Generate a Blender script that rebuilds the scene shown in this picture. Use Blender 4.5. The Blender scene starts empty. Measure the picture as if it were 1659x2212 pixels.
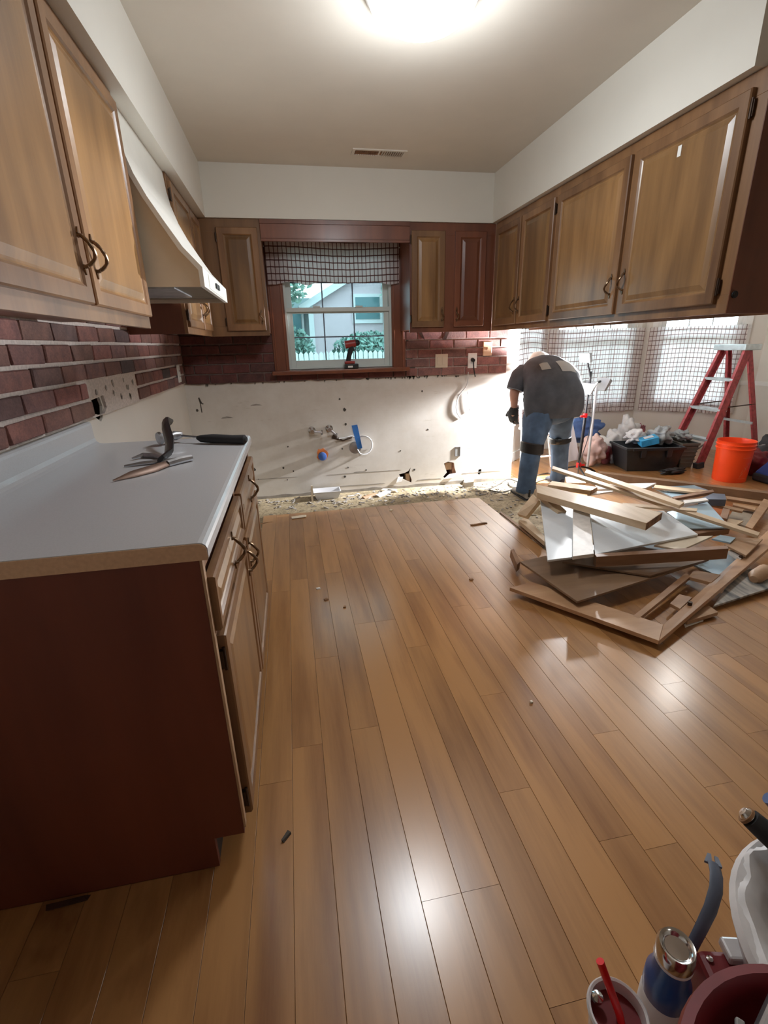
import bpy, bmesh, math, random
from mathutils import Vector, Matrix
from mathutils.geometry import tessellate_polygon
R = random.Random(7)
SC = bpy.context.scene
COL = SC.collection

# ---------------- camera ----------------
cam_d = bpy.data.cameras.new('camera')
cam = bpy.data.objects.new('camera', cam_d); COL.objects.link(cam)
cam_d.sensor_fit = 'HORIZONTAL'; cam_d.sensor_width = 36.0
cam_d.lens = 1027.87/1659*36.0
cam_d.clip_start = 0.02; cam_d.clip_end = 200
_r = Vector((0.9817913, -0.18855204, -0.02310785)); _u = Vector((0.08425421, 0.32319558, 0.94257405)); _f = Vector((0.17025591, 0.92735794, -0.33319692))
cam.matrix_world = Matrix(((_r.x, _u.x, -_f.x, 0), (_r.y, _u.y, -_f.y, 0), (_r.z, _u.z, -_f.z, 1.2862), (0, 0, 0, 1)))
SC.camera = cam

# ---------------- world, exposure, lamps ----------------
w = bpy.data.worlds.new('sky'); SC.world = w; w.use_nodes = True
bg = w.node_tree.nodes['Background']
bg.inputs[0].default_value = (0.90, 0.96, 1.0, 1); bg.inputs[1].default_value = 7.0
SC.view_settings.view_transform = 'Standard'; SC.view_settings.look = 'None'
SC.view_settings.exposure = 0.0; SC.view_settings.gamma = 1.0
SC.view_settings.use_curve_mapping = False
SC.cycles.use_denoising = True
SC.cycles.max_bounces = 7; SC.cycles.diffuse_bounces = 4; SC.cycles.glossy_bounces = 4
SC.cycles.transparent_max_bounces = 12; SC.cycles.sample_clamp_indirect = 6.0
CEIL_LAMP_W = 9.0       # ceiling dome lamp of the kitchen
WORK_LAMP_W = 900.0       # tripod work light by the worker
PENDANT_W = 19.0         # pendant of the breakfast nook
REAR_FILL_W = 2.0       # dim fill light added behind the camera, no known lamp there

def light(name, kind, loc, power, color, size=0.1, rot=None):
    d = bpy.data.lights.new(name, kind); d.energy = power; d.color = color
    if kind == 'AREA': d.shape = 'DISK'; d.size = size
    else: d.shadow_soft_size = size
    o = bpy.data.objects.new(name, d); COL.objects.link(o); o.location = loc
    if rot is not None: o.rotation_euler = rot
    return o
light('ceiling_lamp_light', 'AREA', (0.565, 2.08, 2.315), CEIL_LAMP_W, (0.93, 0.97, 1.0), 0.34)
light('ceiling_lamp_glow', 'POINT', (0.565, 2.08, 2.27), CEIL_LAMP_W*1.9, (0.93, 0.97, 1.0), 0.1)
def spot(name, loc, to, power, ang, size=0.04, blend=0.35):
    d = bpy.data.lights.new(name, 'SPOT'); d.energy = power; d.color = (0.96, 0.98, 1.0); d.spot_size = math.radians(ang); d.spot_blend = blend; d.shadow_soft_size = size
    o = bpy.data.objects.new(name, d); COL.objects.link(o); o.location = loc
    o.rotation_euler = (Vector(to)-Vector(loc)).to_track_quat('-Z', 'Y').to_euler(); return o
spot('work_light_wall_beam', (2.60, 4.10, 1.12), (1.55, 4.10, .55), WORK_LAMP_W, 125, blend=.5)
spot('work_light_pile_beam', (2.86, 4.10, .97), (1.95, 2.75, .20), WORK_LAMP_W*0.10, 75)
light('pendant_light', 'POINT', (3.2, 3.05, 1.74), PENDANT_W, (1.0, 0.97, 0.92), 0.09)
light('rear_fill_light', 'AREA', (1.6, -1.2, 2.40), REAR_FILL_W, (1.0, 0.96, 0.90), 0.5)

# ---------------- materials ----------------
MATS = {}
def nt(name):
    m = bpy.data.materials.new(name); m.use_nodes = True
    t = m.node_tree; b = t.nodes['Principled BSDF']; MATS[name] = m
    return m, t, b
def nd(t, typ, **kw):
    n = t.nodes.new(typ)
    for k, v in kw.items():
        if k[0] == '_': n.inputs[k[1:].replace('_', ' ')].default_value = v
        else: setattr(n, k, v)
    return n
def coords(t, scale=(1, 1, 1), rnd=True, kind='Object'):
    tc = nd(t, 'ShaderNodeTexCoord'); mp = nd(t, 'ShaderNodeMapping')
    mp.inputs['Scale'].default_value = scale
    if rnd:
        oi = nd(t, 'ShaderNodeObjectInfo'); ml = nd(t, 'ShaderNodeMath', operation='MULTIPLY'); ml.inputs[1].default_value = 37.0
        t.links.new(oi.outputs['Random'], ml.inputs[0])
        ad = nd(t, 'ShaderNodeVectorMath', operation='ADD')
        t.links.new(tc.outputs[kind], ad.inputs[0]); t.links.new(ml.outputs[0], ad.inputs[1])
        t.links.new(ad.outputs[0], mp.inputs[0])
    else: t.links.new(tc.outputs[kind], mp.inputs[0])
    return mp.outputs[0]
def ramp(t, fac, stops):
    r = nd(t, 'ShaderNodeValToRGB'); e = r.color_ramp.elements
    while len(e) < len(stops): e.new(0.5)
    for i, (p, c) in enumerate(stops): e[i].position = p; e[i].color = (*c, 1)
    t.links.new(fac, r.inputs[0]); return r.outputs[0]
def mix(t, fac, a, b, mode='MIX'):
    m = nd(t, 'ShaderNodeMix', data_type='RGBA', blend_type=mode)
    for i, v in ((0, fac), (6, a), (7, b)):
        if isinstance(v, (int, float)): m.inputs[i].default_value = v
        elif isinstance(v, tuple): m.inputs[i].default_value = (*v, 1)
        else: t.links.new(v, m.inputs[i])
    return m.outputs[2]
def bump(t, b, h, s=0.2, d=0.002):
    n = nd(t, 'ShaderNodeBump'); n.inputs['Strength'].default_value = s; n.inputs['Distance'].default_value = d
    t.links.new(h, n.inputs['Height']); t.links.new(n.outputs[0], b.inputs['Normal'])
def plain(name, c, rough=0.5, metal=0.0, noise=0.0, scale=20, spec=0.5, coat=0.0, bmp=0.0, alpha=None):
    m, t, b = nt(name)
    b.inputs['Roughness'].default_value = rough; b.inputs['Metallic'].default_value = metal
    b.inputs['Specular IOR Level'].default_value = spec; b.inputs['Coat Weight'].default_value = coat
    n = nd(t, 'ShaderNodeTexNoise', _Scale=scale, _Detail=4.0); t.links.new(coords(t), n.inputs[0])
    lo = tuple(x*(1-noise) for x in c); hi = tuple(min(1, x*(1+noise)) for x in c)
    t.links.new(ramp(t, n.outputs[0], [(0.3, lo), (0.7, hi)]), b.inputs['Base Color'])
    if bmp: bump(t, b, n.outputs[0], bmp)
    return m
def wood(name, dark, light_, axis=2, rough=0.4, coat=0.0, fine=60, objvar=0.25, contrast=1.0):
    m, t, b = nt(name)
    sc = [fine*0.35]*3; sc[axis] = 1.6
    n1 = nd(t, 'ShaderNodeTexNoise', _Scale=1.0, _Detail=6.0, _Roughness=0.65); t.links.new(coords(t, tuple(sc)), n1.inputs[0])
    sc2 = [5.0]*3; sc2[axis] = 0.9
    n2 = nd(t, 'ShaderNodeTexNoise', _Scale=1.0, _Detail=3.0, _Distortion=0.6); t.links.new(coords(t, tuple(sc2)), n2.inputs[0])
    mm = nd(t, 'ShaderNodeMath', operation='ADD'); mu = nd(t, 'ShaderNodeMath', operation='MULTIPLY'); mu.inputs[1].default_value = 0.8
    t.links.new(n2.outputs[0], mu.inputs[0]); t.links.new(mu.outputs[0], mm.inputs[0])
    m2 = nd(t, 'ShaderNodeMath', operation='MULTIPLY'); m2.inputs[1].default_value = 0.45*contrast
    t.links.new(n1.outputs[0], m2.inputs[0]); t.links.new(m2.outputs[0], mm.inputs[1])
    c = ramp(t, mm.outputs[0], [(0.42, dark), (0.82, light_)])
    oi = nd(t, 'ShaderNodeObjectInfo'); mr = nd(t, 'ShaderNodeMapRange'); mr.inputs[3].default_value = 1-objvar; mr.inputs[4].default_value = 1+objvar*0.6
    t.links.new(oi.outputs['Random'], mr.inputs[0])
    hs = nd(t, 'ShaderNodeHueSaturation'); t.links.new(c, hs.inputs['Color']); t.links.new(mr.outputs[0], hs.inputs['Value'])
    t.links.new(hs.outputs[0], b.inputs['Base Color'])
    b.inputs['Roughness'].default_value = rough; b.inputs['Coat Weight'].default_value = coat; b.inputs['Coat Roughness'].default_value = 0.22
    bump(t, b, n1.outputs[0], 0.15, 0.001)
    return m
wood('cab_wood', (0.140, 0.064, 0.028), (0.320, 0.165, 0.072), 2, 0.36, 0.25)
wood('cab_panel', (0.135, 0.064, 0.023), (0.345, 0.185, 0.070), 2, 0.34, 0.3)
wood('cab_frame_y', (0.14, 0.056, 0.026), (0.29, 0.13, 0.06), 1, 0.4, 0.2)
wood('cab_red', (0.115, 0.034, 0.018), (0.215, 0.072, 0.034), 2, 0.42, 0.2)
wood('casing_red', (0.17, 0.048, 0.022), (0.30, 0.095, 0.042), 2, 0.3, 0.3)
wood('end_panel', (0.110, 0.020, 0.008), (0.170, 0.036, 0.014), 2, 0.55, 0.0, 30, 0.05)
wood('floor_wood', (0.205, 0.080, 0.026), (0.455, 0.225, 0.080), 1, 0.30, 0.7, 55, 0.09, 1.5)
wood('pine', (0.46, 0.31, 0.18), (0.78, 0.61, 0.42), 1, 0.6, 0.0, 50, 0.14)
wood('pine_mid', (0.34, 0.19, 0.10), (0.58, 0.38, 0.23), 1, 0.55, 0.0, 50, 0.14)
wood('wood_frame', (0.30, 0.145, 0.065), (0.52, 0.31, 0.17), 0, 0.42, 0.15, 50, 0.10)
wood('wood_brown', (0.14, 0.065, 0.03), (0.32, 0.17, 0.09), 0, 0.5, 0.0, 50, 0.2)
wood('plank_brown', (0.17, 0.095, 0.05), (0.30, 0.18, 0.10), 0, 0.6, 0.0, 40, 0.05)
wood('ply_dark', (0.12, 0.065, 0.035), (0.27, 0.165, 0.095), 0, 0.35, 0.2, 30, 0.1)
wood('underwood', (0.10, 0.035, 0.018), (0.19, 0.075, 0.035), 1, 0.5, 0.0)
plain('wall_paint', (0.72, 0.68, 0.62), 0.7, noise=0.03, scale=3)
plain('soffit_paint', (0.74, 0.72, 0.66), 0.7, noise=0.02, scale=3)
plain('ceiling_paint', (0.70, 0.655, 0.585), 0.85, noise=0.02, scale=6)
plain('nook_paint', (0.70, 0.66, 0.60), 0.7, noise=0.03, scale=3)
plain('trim_white', (0.80, 0.79, 0.76), 0.4, noise=0.02)
plain('vinyl_white', (0.62, 0.68, 0.66), 0.35, noise=0.02)
plain('counter', (0.52, 0.52, 0.535), 0.32, noise=0.05, scale=300, coat=0.2)
plain('counter_core', (0.58, 0.36, 0.22), 0.7, noise=0.08, scale=120)
plain('hood_side_shaded', (0.70, 0.62, 0.49), 0.35, noise=0.02, coat=0.2)  # cream hood enamel, with the shade on its sides mixed into the colour
plain('hood_white', (0.78, 0.77, 0.72), 0.3, noise=0.02, coat=0.2)
plain('hood_under', (0.20, 0.18, 0.15), 0.6, noise=0.1)
plain('black', (0.012, 0.012, 0.014), 0.45)
plain('black_rubber', (0.02, 0.02, 0.022), 0.75, noise=0.2)
plain('brass', (0.20, 0.13, 0.08), 0.32, metal=0.9, noise=0.3, scale=60)
plain('bronze', (0.20, 0.13, 0.10), 0.45, metal=0.6, noise=0.2)
plain('hinge_dark', (0.05, 0.03, 0.02), 0.4, metal=0.7)
plain('chrome', (0.62, 0.62, 0.62), 0.15, metal=1.0)
plain('steel', (0.42, 0.42, 0.44), 0.35, metal=0.9, noise=0.2)
plain('alu', (0.62, 0.70, 0.72), 0.35, metal=0.5, noise=0.12)
plain('mortar_light', (0.62, 0.55, 0.51), 0.9, noise=0.15, scale=90, bmp=0.5)
plain('mortar_dark', (0.16, 0.11, 0.095), 0.9, noise=0.2, scale=60, bmp=0.5)
plain('mortar_pink', (0.38, 0.29, 0.26), 0.9, noise=0.2, scale=60, bmp=0.5)
plain('plate_beige', (0.60, 0.52, 0.40), 0.45)
plain('plate_white', (0.80, 0.80, 0.78), 0.4)
plain('plate_tan', (0.72, 0.50, 0.34), 0.45)
plain('orange', (0.95, 0.075, 0.010), 0.42, noise=0.04, scale=8)
plain('orange_paint', (0.75, 0.22, 0.06), 0.7)
plain('ladder_red', (0.34, 0.055, 0.06), 0.5, noise=0.35, scale=30)
plain('red_dark', (0.17, 0.008, 0.012), 0.5, noise=0.15)
plain('red_bright', (0.72, 0.012, 0.012), 0.3)
plain('red_drill', (0.30, 0.035, 0.03), 0.4)
plain('blue_tape', (0.03, 0.16, 0.50), 0.6)
plain('blue_cap', (0.05, 0.13, 0.42), 0.5)
plain('blue_can', (0.010, 0.075, 0.26), 0.3, coat=0.4)
plain('blue_cloth', (0.06, 0.11, 0.26), 0.9, noise=0.3, scale=8)
plain('blue_bag', (0.03, 0.06, 0.26), 0.8, noise=0.25, scale=12)
plain('jeans', (0.075, 0.125, 0.21), 0.9, noise=0.35, scale=9)
plain('shirt_grey', (0.090, 0.098, 0.118), 0.92, noise=0.2, scale=12)
plain('shirt_print', (0.42, 0.42, 0.42), 0.9)
plain('skin', (0.52, 0.27, 0.20), 0.55, noise=0.08)
plain('hair', (0.25, 0.22, 0.20), 0.8, noise=0.2)
plain('cap_white', (0.78, 0.77, 0.75), 0.8)
plain('glove', (0.022, 0.022, 0.026), 0.8, noise=0.3)
plain('shoe', (0.30, 0.28, 0.26), 0.8, noise=0.3)
plain('shoe_dark', (0.03, 0.035, 0.05), 0.7, noise=0.3)
plain('pink_cloth', (0.46, 0.32, 0.29), 0.95, noise=0.25, scale=10)
plain('grey_bag', (0.36, 0.38, 0.39), 0.35, noise=0.35, scale=10)
plain('white_bag', (0.68, 0.66, 0.66), 0.4, noise=0.15, scale=12)
plain('glove_box_blue', (0.05, 0.34, 0.62), 0.5, noise=0.2)
plain('tub_black', (0.016, 0.018, 0.020), 0.4, noise=0.2)
plain('crate_grey', (0.10, 0.10, 0.085), 0.5)
plain('wheel_pink', (0.30, 0.09, 0.11), 0.6, noise=0.3)
plain('tube_white', (0.55, 0.55, 0.56), 0.4)
plain('chair_white', (0.70, 0.70, 0.72), 0.4)
plain('lam_white', (0.72, 0.76, 0.80), 0.35, noise=0.04, scale=8)
plain('lam_sky_tint', (0.42, 0.58, 0.70), 0.12, noise=0.06, scale=6, coat=0.4)  # glossy white laminate; the blue of the reflected sky is painted into it
plain('paint_white', (0.76, 0.72, 0.68), 0.6, noise=0.10, scale=25)
plain('cream', (0.68, 0.58, 0.44), 0.5, noise=0.05)
plain('grey_blue', (0.12, 0.145, 0.20), 0.5, noise=0.1)
plain('grey_board', (0.42, 0.36, 0.29), 0.6, noise=0.1)
plain('pulp', (0.25, 0.13, 0.06), 0.8, noise=0.5, scale=25)
plain('cavity', (0.05, 0.018, 0.010), 0.95, noise=0.4, scale=15)
plain('stud_dark', (0.30, 0.15, 0.09), 0.85, noise=0.3, scale=25)
plain('mark_dark', (0.07, 0.06, 0.05), 0.9)
plain('mark_grey', (0.32, 0.29, 0.26), 0.9, noise=0.2)
plain('box_grey', (0.33, 0.33, 0.32), 0.5)
plain('clear_cup', (0.60, 0.58, 0.58), 0.15, noise=0.1, coat=0.5)
plain('grey_leaf', (0.45, 0.42, 0.38), 0.9)
plain('black_leather', (0.015, 0.013, 0.014), 0.35)
plain('label_pale', (0.90, 0.28, 0.16), 0.6)
plain('siding_beige', (0.66, 0.54, 0.57), 0.9, noise=0.03)
plain('siding_white', (0.72, 0.74, 0.74), 0.9)
plain('siding_grey', (0.30, 0.38, 0.38), 0.9)
plain('roofing', (0.38, 0.38, 0.40), 0.95, noise=0.2)
plain('picket', (0.78, 0.82, 0.80), 0.8, noise=0.08)
plain('grass', (0.16, 0.19, 0.12), 0.95, noise=0.4, scale=2)
plain('leaf', (0.17, 0.29, 0.24), 0.7, noise=0.35, scale=1.5)
plain('leaf_light', (0.32, 0.46, 0.37), 0.7, noise=0.3, scale=1.5)
plain('bark', (0.12, 0.09, 0.07), 0.95, noise=0.3)
plain('pane_dark', (0.10, 0.22, 0.24), 0.15)

def m_subfloor():
    m, t, b = nt('subfloor'); v = coords(t, (1, 1, 1), rnd=False)
    n = nd(t, 'ShaderNodeTexNoise', _Scale=9.0, _Detail=8.0, _Roughness=0.7); t.links.new(v, n.inputs[0])
    n2 = nd(t, 'ShaderNodeTexNoise', _Scale=55.0, _Detail=4.0); t.links.new(v, n2.inputs[0])
    c = ramp(t, n.outputs[0], [(0.3, (0.20, 0.15, 0.085)), (0.5, (0.36, 0.29, 0.18)), (0.7, (0.50, 0.40, 0.27))])
    d = ramp(t, n2.outputs[0], [(0.35, (0.45, 0.42, 0.38)), (0.5, (1, 1, 1))])
    t.links.new(mix(t, 0.8, c, d, 'MULTIPLY'), b.inputs['Base Color']); b.inputs['Roughness'].default_value = 0.8
    bump(t, b, n2.outputs[0], 0.4)
m_subfloor()
def m_bare_wall():
    m, t, b = nt('bare_wall'); v = coords(t, (1, 1, 1), rnd=False)
    n = nd(t, 'ShaderNodeTexNoise', _Scale=2.5, _Detail=6.0, _Roughness=0.7); t.links.new(v, n.inputs[0])
    mp = nd(t, 'ShaderNodeMapping'); mp.inputs['Scale'].default_value = (3, 3, 26); t.links.new(v, mp.inputs[0])
    n2 = nd(t, 'ShaderNodeTexNoise', _Scale=1.0, _Detail=5.0, _Roughness=0.8); t.links.new(mp.outputs[0], n2.inputs[0])
    c = ramp(t, n.outputs[0], [(0.3, (0.60, 0.55, 0.49)), (0.6, (0.70, 0.66, 0.61))])
    d = ramp(t, n2.outputs[0], [(0.26, (0.62, 0.56, 0.48)), (0.38, (1, 1, 1))])
    t.links.new(mix(t, 0.6, c, d, 'MULTIPLY'), b.inputs['Base Color']); b.inputs['Roughness'].default_value = 0.75
m_bare_wall()
def m_brick(name, stops):
    m, t, b = nt(name); oi = nd(t, 'ShaderNodeObjectInfo')
    c = ramp(t, oi.outputs['Random'], stops)
    n = nd(t, 'ShaderNodeTexNoise', _Scale=14.0, _Detail=5.0, _Roughness=0.7); t.links.new(coords(t), n.inputs[0])
    n3 = nd(t, 'ShaderNodeTexNoise', _Scale=160.0, _Detail=3.0); t.links.new(coords(t), n3.inputs[0])
    d = ramp(t, n.outputs[0], [(0.3, (0.45, 0.45, 0.5)), (0.62, (1.15, 1.05, 1.0))])
    e = ramp(t, n3.outputs[0], [(0.3, (0.7, 0.7, 0.7)), (0.65, (1.2, 1.2, 1.2))])
    t.links.new(mix(t, 0.6, mix(t, 0.75, c, d, 'MULTIPLY'), e, 'MULTIPLY'), b.inputs['Base Color'])
    b.inputs['Roughness'].default_value = 0.85; bump(t, b, n3.outputs[0], 0.5, 0.002)
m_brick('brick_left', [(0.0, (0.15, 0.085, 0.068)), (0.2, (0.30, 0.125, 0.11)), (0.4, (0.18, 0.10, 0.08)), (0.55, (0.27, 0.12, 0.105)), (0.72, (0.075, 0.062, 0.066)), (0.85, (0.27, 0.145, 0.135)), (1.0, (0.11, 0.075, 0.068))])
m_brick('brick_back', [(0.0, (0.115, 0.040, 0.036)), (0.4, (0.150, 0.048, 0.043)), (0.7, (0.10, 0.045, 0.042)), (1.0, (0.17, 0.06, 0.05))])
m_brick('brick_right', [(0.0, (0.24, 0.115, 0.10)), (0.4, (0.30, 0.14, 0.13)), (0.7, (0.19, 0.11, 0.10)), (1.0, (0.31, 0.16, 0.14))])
def m_plaid(name, base, line, sx, sz, trans, lw=0.13):
    m, t, b = nt(name); uv = nd(t, 'ShaderNodeUVMap'); uv.uv_map = 'UVMap'
    sp = nd(t, 'ShaderNodeSeparateXYZ'); t.links.new(uv.outputs[0], sp.inputs[0])
    outs = []
    for i, s in ((0, sx), (1, sz)):
        a = nd(t, 'ShaderNodeMath', operation='DIVIDE'); a.inputs[1].default_value = s; t.links.new(sp.outputs[i], a.inputs[0])
        f = nd(t, 'ShaderNodeMath', operation='FRACT'); t.links.new(a.outputs[0], f.inputs[0])
        c = nd(t, 'ShaderNodeMath', operation='LESS_THAN'); c.inputs[1].default_value = lw; t.links.new(f.outputs[0], c.inputs[0])
        outs.append(c.outputs[0])
    s_ = nd(t, 'ShaderNodeMath', operation='ADD'); t.links.new(outs[0], s_.inputs[0]); t.links.new(outs[1], s_.inputs[1])
    h = nd(t, 'ShaderNodeMath', operation='MULTIPLY'); h.inputs[1].default_value = 0.5; t.links.new(s_.outputs[0], h.inputs[0])
    mid = tuple(x*0.55 + y*0.45 for x, y in zip(line, base)); mid = line
    c = ramp(t, h.outputs[0], [(0.0, base), (0.45, mid), (0.95, tuple(x*0.45 for x in line))])
    t.links.new(c, b.inputs['Base Color']); b.inputs['Roughness'].default_value = 0.9
    tr = nd(t, 'ShaderNodeBsdfTranslucent'); t.links.new(c, tr.inputs[0])
    ms = nd(t, 'ShaderNodeMixShader'); ms.inputs[0].default_value = trans
    out = t.nodes['Material Output']
    t.links.new(b.outputs[0], ms.inputs[1]); t.links.new(tr.outputs[0], ms.inputs[2]); t.links.new(ms.outputs[0], out.inputs[0])
m_plaid('plaid_valance', (0.78, 0.69, 0.68), (0.20, 0.09, 0.08), 0.047, 0.0475, 0.5, 0.19)
m_plaid('plaid_curtain', (0.90, 0.85, 0.84), (0.38, 0.26, 0.24), 0.052, 0.052, 0.68, 0.17)
def m_glass(name, tint, refl=0.06):
    m, t, b = nt(name); t.nodes.remove(b)
    tr = nd(t, 'ShaderNodeBsdfTransparent'); tr.inputs[0].default_value = (*tint, 1)
    gl = nd(t, 'ShaderNodeBsdfGlossy'); gl.inputs['Roughness'].default_value = 0.02
    fr = nd(t, 'ShaderNodeFresnel'); fr.inputs[0].default_value = 1.45
    mx = nd(t, 'ShaderNodeMixShader'); t.links.new(fr.outputs[0], mx.inputs[0]); t.links.new(tr.outputs[0], mx.inputs[1]); t.links.new(gl.outputs[0], mx.inputs[2])
    t.links.new(mx.outputs[0], t.nodes['Material Output'].inputs[0])
m_glass('glass_kitchen', (0.50, 0.615, 0.64)); m_glass('glass_nook', (0.9, 0.97, 1.0))
def m_emit(name, c, s):
    m, t, b = nt(name); t.nodes.remove(b); e = nd(t, 'ShaderNodeEmission'); e.inputs[0].default_value = (*c, 1); e.inputs[1].default_value = s
    t.links.new(e.outputs[0], t.nodes['Material Output'].inputs[0])
m_emit('lamp_dome', (0.92, 0.97, 1.0), 11.0); m_emit('led_face', (0.95, 0.98, 1.0), 40.0); m_emit('pendant_globe', (1.0, 0.96, 0.90), 14.0)
def m_peeled():
    m, t, b = nt('peeled'); mp = coords(t, (30, 6, 20), rnd=False)
    n = nd(t, 'ShaderNodeTexNoise', _Scale=1.0, _Detail=6.0); t.links.new(mp, n.inputs[0])
    t.links.new(ramp(t, n.outputs[0], [(0.35, (0.14, 0.15, 0.16)), (0.5, (0.34, 0.33, 0.31)), (0.65, (0.52, 0.49, 0.45))]), b.inputs['Base Color'])
    b.inputs['Roughness'].default_value = 0.7
m_peeled()

# ---------------- mesh helpers ----------------
class MB:
    def __init__(s): s.v = []; s.f = []; s.sm = []; s.M = None; s.uv = None
    def add(s, vs, fs, smooth=False):
        o = len(s.v)
        for p in vs:
            p = Vector(p)
            s.v.append(s.M @ p if s.M else p)
        for f in fs: s.f.append([i+o for i in f]); s.sm.append(smooth)
        return s
    def box(s, x0, x1, y0, y1, z0, z1):
        v = [(x, y, z) for z in (z0, z1) for y in (y0, y1) for x in (x0, x1)]
        return s.add(v, [(0, 2, 3, 1), (4, 5, 7, 6), (0, 1, 5, 4), (2, 6, 7, 3), (0, 4, 6, 2), (1, 3, 7, 5)])
    def obox(s, c, size, rot=(0, 0, 0)):
        from mathutils import Euler
        m = Matrix.Translation(c) @ Euler(rot).to_matrix().to_4x4()
        a, b, d = [q/2 for q in size]
        v = [m @ Vector((x, y, z)) for z in (-d, d) for y in (-b, b) for x in (-a, a)]
        return s.add(v, [(0, 2, 3, 1), (4, 5, 7, 6), (0, 1, 5, 4), (2, 6, 7, 3), (0, 4, 6, 2), (1, 3, 7, 5)])
    def slab(s, q, t):
        q = [Vector(p) for p in q]; n = (q[1]-q[0]).cross(q[3]-q[0]).normalized()
        if n.z < 0: q = q[::-1]; n = -n
        lo = [p - n*t for p in q]
        return s.add(q+lo, [(0, 1, 2, 3), (7, 6, 5, 4), (0, 4, 5, 1), (1, 5, 6, 2), (2, 6, 7, 3), (3, 7, 4, 0)])
    def tube(s, pts, r, n=8, close=False, flat=1.0):
        pts = [Vector(p) for p in pts]; N = len(pts); rs = r if isinstance(r, (list, tuple)) else [r]*N
        rings = []; up = None
        for i, p in enumerate(pts):
            a = pts[i-1] if (i > 0 or close) else p; b = pts[(i+1) % N] if (i < N-1 or close) else p
            d = (b-a).normalized()
            if up is None: up = d.orthogonal().normalized()
            up = (up - d*up.dot(d)).normalized(); sd = d.cross(up)
            rings.append([p + (up*math.cos(2*math.pi*k/n) + sd*flat*math.sin(2*math.pi*k/n))*rs[i] for k in range(n)])
        v = [q for rg in rings for q in rg]; f = []
        for i in range(N if close else N-1):
            j = (i+1) % N
            for k in range(n): f.append((i*n+k, i*n+(k+1) % n, j*n+(k+1) % n, j*n+k))
        if not close: f += [tuple(range(n))[::-1], tuple((N-1)*n+k for k in range(n))]
        return s.add(v, f, True)
    def cyl(s, p0, p1, r0, r1=None, n=16): return s.tube([p0, p1], [r0, r0 if r1 is None else r1], n)
    def lathe(s, prof, c=(0, 0, 0), n=24, axis=None, caps=True):
        c = Vector(c); m = Vector((0, 0, 1)).rotation_difference(Vector(axis).normalized()).to_matrix() if axis else Matrix.Identity(3)
        v = []; f = []
        for r, z in prof:
            for k in range(n): v.append(c + m @ Vector((r*math.cos(2*math.pi*k/n), r*math.sin(2*math.pi*k/n), z)))
        for i in range(len(prof)-1):
            for k in range(n): f.append((i*n+k, i*n+(k+1) % n, (i+1)*n+(k+1) % n, (i+1)*n+k))
        if caps:
            f.append(tuple(range(n))[::-1]); f.append(tuple((len(prof)-1)*n+k for k in range(n)))
        return s.add(v, f, True)
    def poly(s, outer, holes, fn, t):
        """flat polygon with holes, fn(a,b,depth)->point, extruded by depth t"""
        loops = [[Vector((a, b, 0)) for a, b in lp] for lp in [outer]+holes]
        tri = tessellate_polygon(loops); pts = [p for lp in loops for p in lp]; n = len(pts)
        v = [fn(p.x, p.y, 0) for p in pts] + [fn(p.x, p.y, t) for p in pts]
        f = [tuple(q) for q in tri] + [tuple(i+n for i in q)[::-1] for q in tri]; o = 0
        for lp in loops:
            m = len(lp)
            for i in range(m): f.append((o+i, o+(i+1) % m, o+(i+1) % m+n, o+i+n))
            o += m
        return s.add(v, f)
    def rings(s, rects, fn, cap=True):
        """nested rectangles [(inset, height)] over u0,u1,v0,v1"""
        v = []; f = []
        for (a0, a1, b0, b1, h) in rects:
            v += [fn(a0, b0, h), fn(a1, b0, h), fn(a1, b1, h), fn(a0, b1, h)]
        for i in range(len(rects)-1):
            for k in range(4): f.append((i*4+k, i*4+(k+1) % 4, i*4+4+(k+1) % 4, i*4+4+k))
        if cap: n = (len(rects)-1)*4; f.append((n, n+1, n+2, n+3))
        return s.add(v, f)
ORG = {}
def mkobj(name, data, parent=None):
    o = bpy.data.objects.new(name, data); COL.objects.link(o)
    if parent is not None: o.parent = parent; ORG[o.name] = ORG[parent.name]
    return o
def P(mb, name, mat, parent=None, bevel=0.0, label=None, org=None, smooth=None):
    me = bpy.data.meshes.new(name)
    base = ORG[parent.name] if parent is not None else Vector(org or (0, 0, 0))
    me.from_pydata([v-base for v in mb.v], [], mb.f)
    for i, p in enumerate(me.polygons): p.use_smooth = mb.sm[i] if smooth is None else smooth
    bm = bmesh.new(); bm.from_mesh(me); bmesh.ops.recalc_face_normals(bm, faces=bm.faces); bm.to_mesh(me); bm.free()
    me.materials.append(MATS[mat]); me.update()
    if mb.uv:
        l = me.uv_layers.new(name='UVMap')
        for lp in me.loops: l.data[lp.index].uv = mb.uv[lp.vertex_index]
    o = mkobj(name, me, parent)
    if parent is None: ORG[o.name] = base; o.location = base
    if bevel:
        md = o.modifiers.new('bevel', 'BEVEL'); md.width = bevel; md.segments = 2; md.limit_method = 'ANGLE'
    if any(mb.sm):
        try:
            for e in me.edges: pass
            me.set_sharp_from_angle(angle=0.7)
        except Exception: pass
    if label: o['label'] = label
    return o
def T(name, label, cat, loc=(0, 0, 0), group=None):
    o = mkobj(name, None); o.location = loc; ORG[o.name] = Vector(loc); o['label'] = label; o['category'] = cat
    if group: o['group'] = group
    return o
def tag(o, label, cat, group=None):
    o['label'] = label; o['category'] = cat
    if group: o['group'] = group
    return o
def S(mb, name, mat, parent=None, bevel=0.0, org=None):
    o = P(mb, name, mat, parent, bevel, org=org)
    if parent is None: o['kind'] = 'structure'
    return o
def SE(name):
    o = mkobj(name, None); ORG[o.name] = Vector((0, 0, 0)); o['kind'] = 'structure'; return o

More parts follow.
